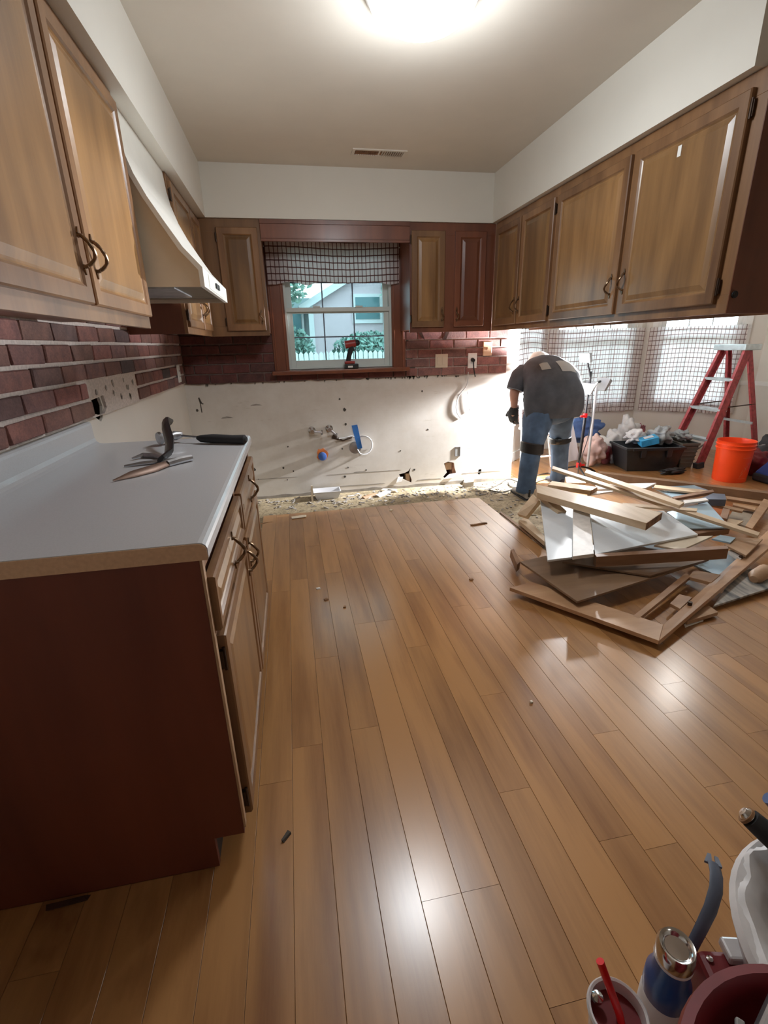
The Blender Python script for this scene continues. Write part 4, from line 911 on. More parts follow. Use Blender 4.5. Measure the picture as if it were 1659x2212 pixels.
PILE = [
 ('plywood_sheet', 'large dark brown plywood panel lying under the white panels', 'panel', 'ply_dark', 0.012, [[1.204, 2.284, 0.095], [1.279, 1.827, 0.085], [2.211, 2.047, 0.1], [2.157, 2.452, 0.115]]),
 ('brown_board', 'second brown panel showing between the plywood panel and the long edge board', 'panel', 'ply_dark', 0.012, [[1.41, 2.191, 0.115], [1.767, 1.941, 0.11], [2.195, 2.02, 0.12], [1.836, 2.328, 0.135]]),
 ('white_board', 'white laminated panel at the left of the pile, corner hanging over the floor', 'panel', 'lam_white', 0.012, [[1.638, 2.893, 0.24], [1.254, 2.084, 0.19], [1.481, 2.083, 0.195], [1.902, 2.78, 0.24]]),
 ('white_plank', 'short white-painted plank laid across the two white panels', 'plank', 'paint_white', 0.02, [[1.693, 2.58, 0.275], [1.36, 2.028, 0.225], [1.485, 2.033, 0.225], [1.76, 2.508, 0.275]]),
 ('white_sheet', 'large white laminated sheet in the middle of the pile under the thick stud', 'panel', 'lam_white', 0.012, [[1.791, 2.546, 0.25], [1.524, 2.074, 0.2], [2.254, 2.18, 0.2], [2.25, 2.463, 0.25]]),
 ('lumber_stud', 'thick pale stud lying across the top of the pile, sawn end facing right', 'lumber', 'pine', 0.042, [[1.646, 2.982, 0.325], [1.557, 2.8, 0.325], [1.815, 2.087, 0.345], [2.014, 2.212, 0.345]]),
 ('lumber_offcut', 'weathered offcut behind the thick stud, dark broken end', 'lumber', 'pine', 0.035, [[2.082, 3.517, 0.17], [1.997, 3.425, 0.17], [2.206, 3.16, 0.18], [2.312, 3.235, 0.18]]),
 ('wood_block', 'short rounded yellow wood block between the two long strips', 'wood block', 'pine', 0.06, [[2.276, 3.637, 0.16], [2.207, 3.496, 0.15], [2.359, 3.454, 0.15], [2.43, 3.594, 0.16]]),
 ('wood_strip', 'longest thin pale wood strip running down over the pile to the right', 'strip', 'pine', 0.018, [[1.953, 3.308, 0.36], [1.903, 3.232, 0.36], [2.607, 2.12, 0.18], [2.662, 2.158, 0.18]]),
 ('batten_strip', 'second long pale strip, shorter and behind the longest one', 'strip', 'pine', 0.02, [[2.274, 3.339, 0.3], [2.208, 3.267, 0.3], [2.209, 2.303, 0.34], [2.279, 2.347, 0.34]]),
 ('lath_strip', 'thin grey lath lying level above the white sheet', 'strip', 'pine', 0.01, [[2.007, 2.535, 0.3], [1.975, 2.486, 0.3], [2.345, 2.311, 0.29], [2.389, 2.353, 0.29]]),
 ('scrap_board', 'narrow whitish scrap board behind the thick stud', 'board', 'paint_white', 0.012, [[2.199, 3.182, 0.14], [2.23, 3.237, 0.14], [2.447, 3.235, 0.15], [2.426, 3.189, 0.15]]),
 ('torn_board', 'pinkish white board with a torn pointed end at the back of the pile', 'board', 'paint_white', 0.012, [[2.362, 3.339, 0.17], [2.33, 3.246, 0.16], [2.675, 3.144, 0.17], [2.801, 3.187, 0.19]]),
 ('glossy_board', 'white panel with painted blue reflection at the back beside the long brown board', 'panel', 'lam_sky_tint', 0.01, [[2.859, 3.295, 0.12], [2.775, 2.955, 0.14], [3.167, 3.009, 0.14], [3.223, 3.251, 0.12]]),
 ('trim_strip', 'dark-edged trim strip along the front of the back glossy panel', 'strip', 'wood_brown', 0.02, [[2.715, 2.913, 0.165], [2.702, 2.871, 0.165], [3.091, 2.928, 0.17], [3.129, 2.981, 0.17]]),
 ('rail_strip', 'pale rail lying along the back edge of the back glossy panel', 'strip', 'pine', 0.015, [[2.842, 3.245, 0.155], [2.774, 3.182, 0.155], [2.949, 2.971, 0.165], [3.117, 2.963, 0.165]]),
 ('grey_board_end', 'grey board end standing proud right of the back glossy panel', 'board', 'grey_blue', 0.05, [[2.819, 2.78, 0.18], [2.991, 2.723, 0.18], [3.089, 2.834, 0.18], [3.026, 2.875, 0.18]]),
 ('sky_tinted_board', 'white panel with painted sky-blue reflection under the crossing strips', 'panel', 'lam_sky_tint', 0.01, [[2.38, 2.576, 0.19], [2.336, 2.337, 0.17], [2.613, 2.309, 0.16], [2.773, 2.664, 0.2]]),
 ('edge_strip', 'white edge strip at the far side of the sky-tinted panel', 'strip', 'paint_white', 0.012, [[2.593, 2.681, 0.22], [2.559, 2.627, 0.22], [2.737, 2.621, 0.23], [2.756, 2.669, 0.23]]),
 ('support_board', 'brown board directly under the sky-tinted panel', 'board', 'wood_brown', 0.035, [[2.337, 2.368, 0.155], [2.331, 2.287, 0.15], [2.619, 2.314, 0.145], [2.666, 2.372, 0.15]]),
 ('cream_board', 'small cream panel poking out below the large white sheet', 'panel', 'cream', 0.012, [[1.932, 2.136, 0.185], [2.042, 2.06, 0.175], [2.363, 2.181, 0.18], [2.146, 2.189, 0.19]]),
 ('edge_board', 'long brown board standing on edge above the plywood panel', 'board', 'wood_brown', 0.06, [[1.51, 2.041, 0.2], [2.219, 1.942, 0.215], [2.247, 1.98, 0.215], [1.522, 2.08, 0.2]]),
 ('tile_offcut', 'small white offcut with painted blue reflection right of the cream panel', 'offcut', 'lam_sky_tint', 0.012, [[2.384, 2.206, 0.15], [2.456, 2.148, 0.14], [2.529, 2.185, 0.15], [2.456, 2.223, 0.16]]),
 ('tan_board', 'tan panel beside the upper end of the face frame', 'panel', 'pine_mid', 0.012, [[2.422, 2.152, 0.13], [2.428, 2.013, 0.12], [2.706, 2.168, 0.13], [2.558, 2.21, 0.14]]),
 ('white_scrap', 'white and dark drawer piece under the tan panel', 'drawer piece', 'paint_white', 0.02, [[2.427, 2.124, 0.1], [2.404, 2.019, 0.1], [2.471, 2.054, 0.1], [2.494, 2.156, 0.1]]),
 ('lower_tinted_board', 'white panel with painted blue reflection seen through the upper face frame opening', 'panel', 'lam_sky_tint', 0.01, [[2.19, 2.133, 0.045], [2.228, 1.955, 0.04], [2.608, 2.178, 0.045], [2.442, 2.235, 0.05]]),
 ('peeled_board', 'grey streaked panel with peeled surface right of the face frame', 'panel', 'peeled', 0.012, [[1.955, 1.72, 0.03], [2.581, 1.837, 0.04], [2.686, 2.009, 0.05], [2.333, 1.967, 0.05]]),
 ('tan_offcut', 'small tan offcut under the face frame near its corner', 'offcut', 'pine_mid', 0.02, [[1.73, 1.631, 0.03], [1.933, 1.668, 0.03], [1.939, 1.728, 0.03], [1.735, 1.68, 0.03]]),
 ('white_sliver', 'thin white sliver on the floor under the face frame', 'offcut', 'paint_white', 0.006, [[1.714, 1.622, 0.008], [1.839, 1.65, 0.008], [1.844, 1.666, 0.008], [1.727, 1.643, 0.008]]),
 ('stile_board', 'short pale board at the right edge of the pile leaning away', 'board', 'pine_mid', 0.03, [[2.912, 2.471, 0.08], [2.912, 2.418, 0.08], [3.497, 2.807, 0.1], [3.49, 2.868, 0.1]]),
 ('back_slat', 'pale slat right of the pile nearest the long brown board', 'slat', 'pine_mid', 0.02, [[3.335, 3.048, 0.08], [3.283, 2.987, 0.08], [3.416, 2.811, 0.08], [3.481, 2.863, 0.08]]),
 ('middle_slat', 'pale broken slat in front of the slat by the long brown board', 'slat', 'pine_mid', 0.015, [[3.295, 2.94, 0.06], [3.252, 2.893, 0.06], [3.303, 2.757, 0.06], [3.364, 2.807, 0.06]]),
 ('cross_slat', 'pinkish slat running from the grey board end to the right', 'slat', 'pine_mid', 0.015, [[2.958, 2.834, 0.13], [2.913, 2.79, 0.13], [3.113, 2.687, 0.09], [3.168, 2.725, 0.09]]),
 ('grey_board', 'grey board lying flat inside the right-hand slats', 'board', 'grey_board', 0.012, [[3.062, 2.743, 0.025], [3.056, 2.585, 0.02], [3.351, 2.805, 0.025], [3.252, 2.882, 0.03]]),
 ('brown_block', 'brown block standing right of the sky-tinted panel', 'wood block', 'wood_brown', 0.07, [[2.775, 2.542, 0.13], [2.789, 2.501, 0.13], [2.944, 2.635, 0.14], [2.923, 2.672, 0.14]]),
 ('pale_offcut', 'triangular pale offcut in front of the brown block', 'offcut', 'pine', 0.01, [[2.821, 2.558, 0.1], [2.825, 2.466, 0.09], [2.959, 2.531, 0.09], [2.881, 2.571, 0.1]]),
 ('leaning_block', 'short two by four leaning at the left end of the pile', 'lumber', 'pine', 0.04, [[1.549, 3.043, 0.09], [1.583, 2.973, 0.09], [1.658, 2.94, 0.22], [1.673, 3.072, 0.22]]),
 ('split_lumber', 'split pale stud end pointing down at the left of the pile', 'lumber', 'pine', 0.035, [[1.619, 2.946, 0.3], [1.683, 2.988, 0.3], [1.683, 2.631, 0.24], [1.622, 2.628, 0.24]]),
 ('floor_plank_scrap', 'pale chipped plank lying left of the white panel', 'plank', 'pine', 0.03, [[1.549, 3.013, 0.05], [1.635, 3.062, 0.05], [1.568, 2.673, 0.06], [1.522, 2.588, 0.06]]),
 ('floor_trim_strip', 'thin dark trim strip lying on the floor left of the pile', 'strip', 'wood_brown', 0.008, [[1.558, 3.338, 0.01], [1.538, 3.31, 0.01], [1.534, 2.626, 0.01], [1.564, 2.658, 0.01]]),
 ('broken_chunk', 'small broken chunk standing on edge left of the plywood panel', 'offcut', 'wood_brown', 0.05, [[1.229, 2.463, 0.09], [1.254, 2.471, 0.09], [1.22, 2.313, 0.08], [1.183, 2.278, 0.08]]),
 ('long_edge_plank', 'long brown plank standing on edge behind the pile, running off to the right', 'plank', 'plank_brown', 0.065, [[2.843, 3.993, 0.066], [3.823, 2.963, 0.066], [3.88, 3.012, 0.066], [2.884, 4.054, 0.066]]),
]
FACE_FRAME = [
 ('rail', 'wood_frame', 0.02, [[1.053, 2.09, 0.05], [1.47, 1.502, 0.05], [1.577, 1.607, 0.05], [1.198, 2.12, 0.05]]),
 ('stile', 'wood_frame', 0.02, [[1.468, 1.5, 0.052], [2.961, 2.236, 0.12], [3.023, 2.37, 0.12], [1.575, 1.604, 0.052]]),
 ('divider', 'wood_frame', 0.02, [[1.489, 1.699, 0.05], [1.504, 1.675, 0.05], [2.018, 1.94, 0.078], [2.018, 1.979, 0.078]]),
 ('mid_rail', 'wood_frame', 0.018, [[1.731, 1.75, 0.058], [1.74, 1.695, 0.058], [1.869, 1.764, 0.066], [1.833, 1.809, 0.064]]),
 ('upper_rail', 'wood_frame', 0.018, [[1.996, 1.932, 0.079], [2.058, 1.853, 0.079], [2.169, 1.908, 0.084], [2.078, 1.991, 0.082]]),
]
for nm, lb, cat, mt, th, q in PILE:
    c = [sum(p[i] for p in q)/4 for i in range(3)]
    mb = MB().slab(q, th)
    t_ = tag(P(mb, nm, mt, org=(c[0], c[1], min(p[2] for p in q)-th), bevel=.0015), lb, cat, 'demolition wood pile')
    if nm in ('lumber_stud', 'lumber_offcut'):
        a_, b_ = Vector(q[2]), Vector(q[3]); ax = (b_-Vector(q[0])).normalized(); dn = Vector((0, 0, -th))
        vs = [a_+ax*.0005, b_+ax*.0005, b_+dn+ax*.0005, a_+dn+ax*.0005]; vs += [p+ax*.002 for p in vs]
        P(MB().add(vs, [(0, 1, 2, 3), (4, 5, 6, 7), (0, 1, 5, 4), (1, 2, 6, 5), (2, 3, 7, 6), (3, 0, 4, 7)]), 'sawn_end', 'pulp', t_, label='dark brown end grain')
t_ = T('face_frame', 'brown cabinet face frame with two square openings at the front of the pile', 'frame', (1.52, 1.6, .03), 'demolition wood pile')
for nm, mt, th, q in FACE_FRAME:
    P(MB().slab(q, th), nm, mt, t_, .0015)
P(MB().cyl((1.80, 1.705, .055), (1.80, 1.705, .0815), .010, n=14).cyl((2.42, 2.035, .08), (2.42, 2.035, .1095), .010, n=14), 'screw_plug', 'hinge_dark', t_)
tag(P(MB().tube([(2.33, 1.86, .06), (2.36, 1.875, .065), (2.46, 1.915, .065), (2.49, 1.925, .06)], [.02, .038, .04, .022], 12), 'wood_plug', 'pine_mid', org=(2.41, 1.90, .02)), 'round brown wood chunk at the right edge beside the peeled panel', 'wood block', 'demolition wood pile')

# ---------------- the worker ----------------
def skin(name, mat, parent, J, E, root=0, sub=2, label=None):
    """J: list of (pos, rx, ry); E: edges; grown with a Skin modifier"""
    me = bpy.data.meshes.new(name); b = ORG[parent.name]
    me.from_pydata([Vector(p)-b for p, *_ in J], E, [])
    o = mkobj(name, me, parent); me.materials.append(MATS[mat])
    sk = o.modifiers.new('skin', 'SKIN'); sk.use_smooth_shade = True
    for i, (p, rx, ry) in enumerate(J):
        sv = me.skin_vertices[0].data[i]; sv.radius = (rx, ry); sv.use_root = (i == root)
    ss = o.modifiers.new('sub', 'SUBSURF'); ss.levels = sub; ss.render_levels = sub
    if label: o['label'] = label
    return o
def hand_joints(J, E, wrist, wi, d, side, nrm, sc=1.0, curl=.9, rad=1.0):
    """palm and five separate fingers grown from joint wi; d = finger direction, side = towards the thumb"""
    d = Vector(d).normalized(); side = (Vector(side)-d*Vector(side).dot(d)).normalized(); nrm = Vector(nrm).normalized(); w_ = Vector(wrist)
    pc = len(J); J.append((w_+d*.045*sc, .036*sc*rad, .020*sc*rad)); E.append((wi, pc))
    for k, (off, ln) in enumerate([(.030, .068), (.010, .078), (-.011, .072), (-.031, .056)]):
        p = w_+d*.085*sc+side*off*sc; a = len(J); J.append((p, .0115*sc*rad, .0115*sc*rad)); E.append((pc, a)); q = p
        dd = d.copy()
        for s in range(3):
            dd = (dd*math.cos(curl*.55)+nrm*math.sin(curl*.55)).normalized(); q = q+dd*ln*sc/3
            J.append((q, .0095*sc*rad, .0095*sc*rad)); E.append((len(J)-2, len(J)-1))
    p = w_+d*.03*sc+side*.045*sc; a = len(J); J.append((p, .013*sc*rad, .013*sc*rad)); E.append((pc, a))
    for s in range(2):
        p = p+(d*.75+side*.5+nrm*.35).normalized()*.032*sc; J.append((p, .0105*sc*rad, .0105*sc*rad)); E.append((len(J)-2, len(J)-1))
pr = T('person', 'person bending over at the wall end in grey shirt, jeans and black knee pads', 'person', (2.15, 3.80, -.012))
PEL = (2.165, 3.83, .84); HL = (2.055, 3.80, .80); HR = (2.285, 3.88, .80)
KL = (1.985, 3.72, .43); KR = (2.375, 3.93, .43); AL = (1.925, 3.665, .085); AR = (2.40, 3.93, .085)
W1 = (2.165, 3.87, .94); W2 = (2.155, 3.93, 1.02); CH_ = (2.15, 3.98, 1.045); NK = (2.165, 4.05, 1.07); HD = (2.185, 4.11, 1.09)
SL = (1.985, 3.97, 1.00); SR = (2.33, 3.99, 1.01); EL = (1.885, 3.93, .87); ER = (2.36, 4.02, .82); WLh = (1.925, 3.98, .705); WRh = (2.20, 4.04, .66)
J = [(PEL, .15, .13), (W1, .15, .12), (W2, .155, .12), (CH_, .15, .11), (NK, .055, .055), (HD, .088, .088),
     (SL, .062, .062), (EL, .046, .046), (WLh, .028, .026), (SR, .062, .062), (ER, .046, .046), (WRh, .028, .026),
     (HL, .095, .10), (KL, .062, .062), (AL, .042, .042), (HR, .095, .10), (KR, .062, .062), (AR, .042, .042),
     ((AL[0]+.01, AL[1]+.13, .03), .035, .022), ((AR[0]+.01, AR[1]+.13, .03), .035, .022)]
E = [(0, 1), (1, 2), (2, 3), (3, 4), (4, 5), (3, 6), (6, 7), (7, 8), (3, 9), (9, 10), (10, 11), (0, 12), (12, 13), (13, 14), (0, 15), (15, 16), (16, 17), (14, 18), (17, 19)]
hand_joints(J, E, WLh, 8, (.10, .35, -.9), (-.5, .6, .1), (.8, .4, -.1))
hand_joints(J, E, WRh, 11, (-.75, .2, -.6), (-.2, .8, .1), (-.2, -.4, -.8))
skin('body', 'skin', pr, J, E)
# face features on the head, looking down and away
hd_ = Vector(HD); look = Vector((0, .70, -.71)).normalized(); upv = Vector((0, .71, .70)); sd = Vector((1, 0, 0))
mb = MB()
mb.lathe([(.0, -.012), (.016, 0), (.0, .026)], hd_+look*.083-upv*.012, 10, tuple(look))
for s in (-1, 1): mb.lathe([(.0, -.004), (.010, .0), (.0, .006)], hd_+look*.082+upv*.016+sd*s*.032, 10, tuple(look))
P(mb, 'face', 'skin', pr)
mb = MB()
for s in (-1, 1): mb.lathe([(.0, -.01), (.024, 0), (.02, .008), (.0, .006)], hd_+sd*s*.086, 12, (s, 0, 0))
P(mb, 'ear', 'skin', pr)
cp = MB().lathe([(.098, -.02), (.100, .01), (.092, .05), (.07, .082), (.03, .098), (.0, .10)], hd_+Vector((0, -.012, .0)), 24, (0.03, -.25, .97), False)
cp.slab([hd_+Vector((-.07, .08, .02)), hd_+Vector((.07, .08, .02)), hd_+Vector((.055, .17, -.03)), hd_+Vector((-.055, .17, -.03))], .006)
P(cp, 'cap', 'cap_white', pr)
P(MB().lathe([(.097, -.055), (.098, -.02), (.094, .0)], hd_+Vector((0, -.012, 0)), 24, (0, -.25, .97), False), 'hair', 'hair', pr)
# shirt: hangs low over the seat, short sleeves; lofted rings along the bent back
def catmull(A, t):
    n = len(A)-1; i = min(int(t*n), n-1); u = t*n-i; g = lambda k: A[max(0, min(n, k))]
    return [.5*((2*b)+(-a+c)*u+(2*a-5*b+4*c-d_)*u*u+(-a+3*b-3*c+d_)*u**3) for a, b, c, d_ in zip(g(i-1), g(i), g(i+1), g(i+2))]
def loft(secs, nr=30, n=40, wr=.012, seed=0.0, caps=True, off=0.0):
    """secs: (x, y, z, rx, ry, forward tilt in degrees)"""
    from mathutils import noise
    v = []; f = []
    for i in range(nr+1):
        x, y, z, rx, ry, tl = catmull(secs, i/nr); a = math.radians(tl); s_ = Vector((0, -math.cos(a), math.sin(a)))
        for k in range(n):
            q = 2*math.pi*k/n; rad = Vector((math.cos(q)*rx, 0, 0)) + s_*(math.sin(q)*ry)
            wv = 1+wr*10*(noise.noise(Vector((math.cos(q)*2.2, math.sin(q)*2.2, i*.16+seed)))*.6+.3*noise.noise(Vector((math.cos(q)*6, math.sin(q)*6, i*.3+seed))))
            v.append(Vector((x, y, z))+rad*wv+rad.normalized()*off)
    for i in range(nr):
        for k in range(n): f.append((i*n+k, i*n+(k+1) % n, (i+1)*n+(k+1) % n, (i+1)*n+k))
    return v, f, n, nr
SH = [(2.185, 3.79, .655, .245, .150, 5), (2.185, 3.79, .76, .262, .178, 6), (2.180, 3.795, .87, .262, .182, 18), (2.170, 3.83, .965, .245, .165, 38), (2.155, 3.91, 1.035, .218, .135, 62), (2.155, 3.975, 1.058, .190, .108, 78), (2.165, 4.03, 1.062, .105, .080, 86), (2.168, 4.05, 1.064, .075, .065, 88)]
v, f, n_s, nr_s = loft(SH)
mb = MB().add(v, f, True)
for A_ in ([(1.995, 3.965, 1.02), (1.945, 3.945, .985), (1.905, 3.93, .925), (1.890, 3.925, .885)], [(2.32, 3.98, 1.02), (2.36, 3.99, .98), (2.375, 4.00, .92), (2.37, 4.01, .88)]):
    mb.tube(A_, [.085, .088, .076, .072], 18)
P(mb, 'shirt', 'shirt_grey', pr)
vo, _, _, _ = loft(SH, off=.004)
def patch(i0, i1, k0, k1):
    m = MB(); idx = {}; fs = []; vs = []
    for i in range(i0, i1+1):
        for k in range(k0, k1+1): idx[i, k] = len(vs); vs.append(vo[i*n_s+k % n_s])
    for i in range(i0, i1):
        for k in range(k0, k1): fs.append((idx[i, k], idx[i, k+1], idx[i+1, k+1], idx[i+1, k]))
    return m.add(vs, fs, True)
P(patch(12, 15, 6, 10), 'shirt_print', 'shirt_print', pr, label='pale block print on the back of the shirt')
P(patch(13, 15, 12, 14), 'shirt_print', 'box_grey', pr)
# jeans: seat and two baggy legs
mb = MB()
for secs, sd_ in (([(2.165, 3.80, .90, .17, .13, 10), (2.165, 3.79, .80, .205, .155, 5), (2.165, 3.79, .72, .215, .155, 0), (2.165, 3.80, .64, .185, .125, 0), (2.17, 3.81, .60, .09, .07, 0)], 1),
                  ([(2.075, 3.79, .74, .115, .135, 0), (2.045, 3.77, .64, .122, .130, 0), (2.015, 3.74, .54, .108, .112, 0), (1.985, 3.715, .45, .090, .094, 0), (1.97, 3.70, .36, .080, .084, 0), (1.95, 3.685, .24, .078, .078, 0), (1.935, 3.672, .13, .076, .076, 0), (1.93, 3.668, .07, .082, .082, 0), (1.93, 3.668, .045, .080, .080, 0)], 2),
                  ([(2.265, 3.83, .74, .115, .135, 0), (2.30, 3.87, .64, .120, .125, 0), (2.335, 3.90, .54, .105, .108, 0), (2.365, 3.928, .45, .088, .090, 0), (2.375, 3.935, .36, .080, .082, 0), (2.388, 3.94, .24, .076, .076, 0), (2.398, 3.94, .13, .074, .074, 0), (2.40, 3.94, .07, .080, .080, 0), (2.40, 3.94, .045, .078, .078, 0)], 3)):
    v, f, _, _ = loft(secs, 34, 32, .010, sd_*5.0); mb.add(v, f, True)
P(mb, 'jeans', 'jeans', pr)
def strap(c, r, z0, z1, tilt=0):
    mb = MB(); v = []; n = 24; f = []
    for (rr, z) in ((r, z0), (r+.010, z0+.008), (r+.010, z1-.008), (r, z1)):
        for k in range(n):
            a = 2*math.pi*k/n; v.append((c[0]+rr*math.cos(a), c[1]+rr*math.sin(a)*1.0, z+tilt*math.cos(a)))
    for i in range(3):
        for k in range(n): f.append((i*n+k, i*n+(k+1) % n, (i+1)*n+(k+1) % n, (i+1)*n+k))
    mb.add(v, f, True); return mb
for c_, r_, z0, z1, tl in (((1.978, 3.708), .088, .375, .470, -.012), ((2.368, 3.932), .088, .400, .455, .010)):
    k_ = P(strap(c_, r_, z0, z1, tl), 'knee_pad', 'black', pr)
    mb = MB().lathe([(.0, .0), (.03, -.002), (.055, -.012), (.065, -.03)], (c_[0], c_[1]+r_+.030, (z0+z1)/2), 16, (0, 1, .1), False); P(mb, 'pad_cup', 'black_rubber', k_)
P(MB().tube([(2.285, 3.86, .428), (2.30, 3.85, .432), (2.33, 3.846, .436)], [.028, .032, .02], 10), 'strap_end', 'black', pr)
for A_, mt in ((AL, 'shoe'), (AR, 'shoe_dark')):
    x, y = A_[0], A_[1]
    mb = MB(); secs = [(-.075, .030, .075), (-.055, .040, .10), (-.02, .044, .115), (.04, .046, .095), (.10, .050, .070), (.16, .046, .055), (.20, .03, .04)]; v = []; n = 12
    for dy, hw, hh in secs:
        for k in range(n):
            a = 2*math.pi*k/n; v.append((x+hw*math.cos(a), y+dy, -.011+max(0, hh*.5+hh*.5*math.sin(a))))
    f = [(i*n+k, i*n+(k+1) % n, (i+1)*n+(k+1) % n, (i+1)*n+k) for i in range(len(secs)-1) for k in range(n)]+[tuple(range(n)), tuple((len(secs)-1)*n+k for k in range(n))]
    sh = P(mb.add(v, f, True), 'shoe', mt, pr)
    P(MB().obox((x, y+.06, -.003), (.088, .28, .016)), 'sole', 'black_rubber' if mt == 'shoe' else 'chair_white', sh, .006)
P(MB().box(AL[0]-.009, AL[0]+.009, AL[1]-.080, AL[1]-.074, .02, .085), 'heel_tab', 'black', pr)
# dark glove on the left hand
J = [(Vector(WLh)+Vector((-.004, -.01, .03)), .036, .034), (Vector(WLh), .037, .032)]; E = [(0, 1)]
hand_joints(J, E, WLh, 1, (.10, .35, -.9), (-.5, .6, .1), (.8, .4, -.1), 1.06, .9, 1.35)
skin('glove', 'glove', pr, J, E, 1)

# ---------------- nook: work light, chair, ladder, tubs, bags ----------------
wl_ = T('work_light', 'black tripod work light with red clamps standing right of the worker', 'work light', (2.74, 4.16, 0))
TX, TY = 2.735, 4.16
P(MB().cyl((TX, TY, .09), (TX+.012, TY, .62), .014).cyl((TX+.012, TY, .62), (TX+.018, TY, 1.0), .010), 'pole', 'black_leather', wl_)
for a in (.3, 2.4, 4.5):
    P(MB().tube([(TX, TY, .10), (TX+.16*math.cos(a), TY+.16*math.sin(a), .055), (TX+.25*math.cos(a), TY+.25*math.sin(a), .008)], [.010, .009, .010], 8), 'leg', 'black_leather', wl_)
P(MB().cyl((TX, TY, .085), (TX, TY, .135), .024, n=12).obox((TX+.03, TY-.01, .11), (.05, .02, .02)), 'lower_clamp', 'red_bright', wl_, .003)
P(MB().cyl((TX+.009, TY, .575), (TX+.009, TY, .615), .022, n=12).obox((TX-.02, TY-.01, .59), (.05, .018, .018)), 'upper_clamp', 'red_bright', wl_, .003)
P(MB().cyl((TX+.0, TY-.02, .875), (TX+.17, TY+.02, .915), .010), 'crossbar', 'black_leather', wl_)
def lamp_head(c, sc, tl):
    h = P(MB().lathe([(.0, 0), (.045*sc, 0), (.055*sc, .02), (.085*sc, .10*sc), (.088*sc, .115*sc), (.080*sc, .112*sc), (.04*sc, .03), (.0, .025)], c, 4, tl), 'lamp_head', 'box_grey', wl_, smooth=False)
    return h
lamp_head((TX-.01, TY-.03, .80), .95, (.0, -.15, 1)); lamp_head((TX+.165, TY+.02, .82), .95, (.25, .1, 1))
P(MB().cyl((TX+.018, TY, .95), (2.665, 4.12, 1.12), .009), 'arm', 'black_leather', wl_)
n_ = Vector((-.93, -.25, -.25)).normalized(); c_ = Vector((2.645, 4.11, 1.125))
r3 = Vector((0, 0, 1)).cross(n_).normalized(); u3 = n_.cross(r3)
def plq(mb, c, a, b, d0, d1):
    v = [c+r3*s*a+u3*t*b+n_*d for d in (d0, d1) for t in (-1, 1) for s in (-1, 1)]
    mb.add(v, [(0, 2, 3, 1), (4, 5, 7, 6), (0, 1, 5, 4), (2, 6, 7, 3), (0, 4, 6, 2), (1, 3, 7, 5)]); return mb
h_ = P(plq(MB(), c_, .060, .042, -.022, .010), 'led_head', 'box_grey', wl_, .004)
P(plq(MB(), c_, .055, .037, .0105, .013), 'led_panel', 'led_face', h_)
cord('power_cord', 'thin cord looping from the work light down to the floor', 'cord', [(TX+.05, TY, .85), (TX+.075, TY-.01, .6), (TX+.07, TY, .4), (TX+.03, TY-.03, .30), (TX-.03, TY-.05, .12), (TX-.06, TY-.10, .006), (TX-.14, TY-.16, .006)], .004, 'black')
tag(P(MB().cyl((2.97, 4.36, .02), (2.965, 4.36, .86), .013, n=12).cyl((2.97, 4.36, .0), (2.97, 4.36, .02), .016, n=12), 'tube', 'tube_white', org=(2.99, 4.36, 0)), 'plain white tube standing upright right of the work light', 'tube')
tag(P(MB().slab([(2.66, 4.72, .62), (2.86, 4.68, .72), (3.03, 4.60, .05), (2.80, 4.60, .012)], .012).slab([(2.66, 4.72, .62), (2.86, 4.68, .72), (3.02, 4.78, .78), (2.82, 4.84, .66)], .012), 'leaning_board', 'chair_white', org=(2.85, 4.66, 0)), 'white bent sheet leaning behind the work light', 'board')
for k, (a, b) in enumerate([((2.80, 4.60, .50), (3.02, 4.62, .56)), ((2.78, 4.60, .42), (3.0, 4.62, .49))]):
    pass
ch = T('folding_chair', 'white folding chair seen between the legs of the worker', 'chair', (2.45, 4.40, 0))
for x, y, dx in ((2.30, 4.24, -.08), (2.59, 4.24, .02), (2.30, 4.55, .02), (2.59, 4.55, .08)):
    P(MB().cyl((x+dx, y, .0), (x, y, .42), .013, n=10), 'leg', 'chair_white', ch)
P(MB().box(2.27, 2.63, 4.20, 4.58, .42, .445), 'seat', 'chair_white', ch, .01)
P(MB().tube([(2.29, 4.56, .42), (2.28, 4.60, .76), (2.32, 4.61, .80), (2.58, 4.61, .80), (2.62, 4.60, .76), (2.61, 4.56, .42)], .012, 8), 'back_frame', 'chair_white', ch)
P(MB().box(2.30, 2.60, 4.585, 4.60, .62, .76), 'backrest', 'chair_white', ch, .006)
P(MB().cyl((2.27, 4.24, .20), (2.60, 4.24, .20), .009), 'crossbar', 'chair_white', ch)
# red aluminium step ladder
ld = T('stepladder', 'red and grey four-foot stepladder with paint-worn rails in the nook', 'ladder', (4.06, 4.08, 0))
A0 = Vector((4.06, 4.08, 0)); bx = Vector((1, 0, 0)); ux = Vector((0, 1, 0))
def rail(p0, p1, w_, t_, nm, mat='ladder_red'):
    d = (p1-p0).normalized(); sd_ = ux; nn = d.cross(sd_).normalized(); mb = MB()
    def bx_(a0, a1, b0, b1):
        v = [p+sd_*s+nn*q for p in (p0, p1) for q in (b0, b1) for s in (a0, a1)]
        mb.add(v, [(0, 2, 3, 1), (4, 5, 7, 6), (0, 1, 5, 4), (2, 6, 7, 3), (0, 4, 6, 2), (1, 3, 7, 5)])
    bx_(0, .004, -w_/2, w_/2); bx_(0, t_, -w_/2, -w_/2+.004); bx_(0, t_, w_/2-.004, w_/2)
    return P(mb, nm, mat, ld)
def fr(s, u): return A0+bx*(.36*s)+ux*u+Vector((0, 0, 1.15*s))
for u0, u1 in ((0, .065), (.46, .375)):
    rail(fr(.03, u0), fr(1, u1), .075, .03 if u0 == 0 else -.03, 'front_rail')
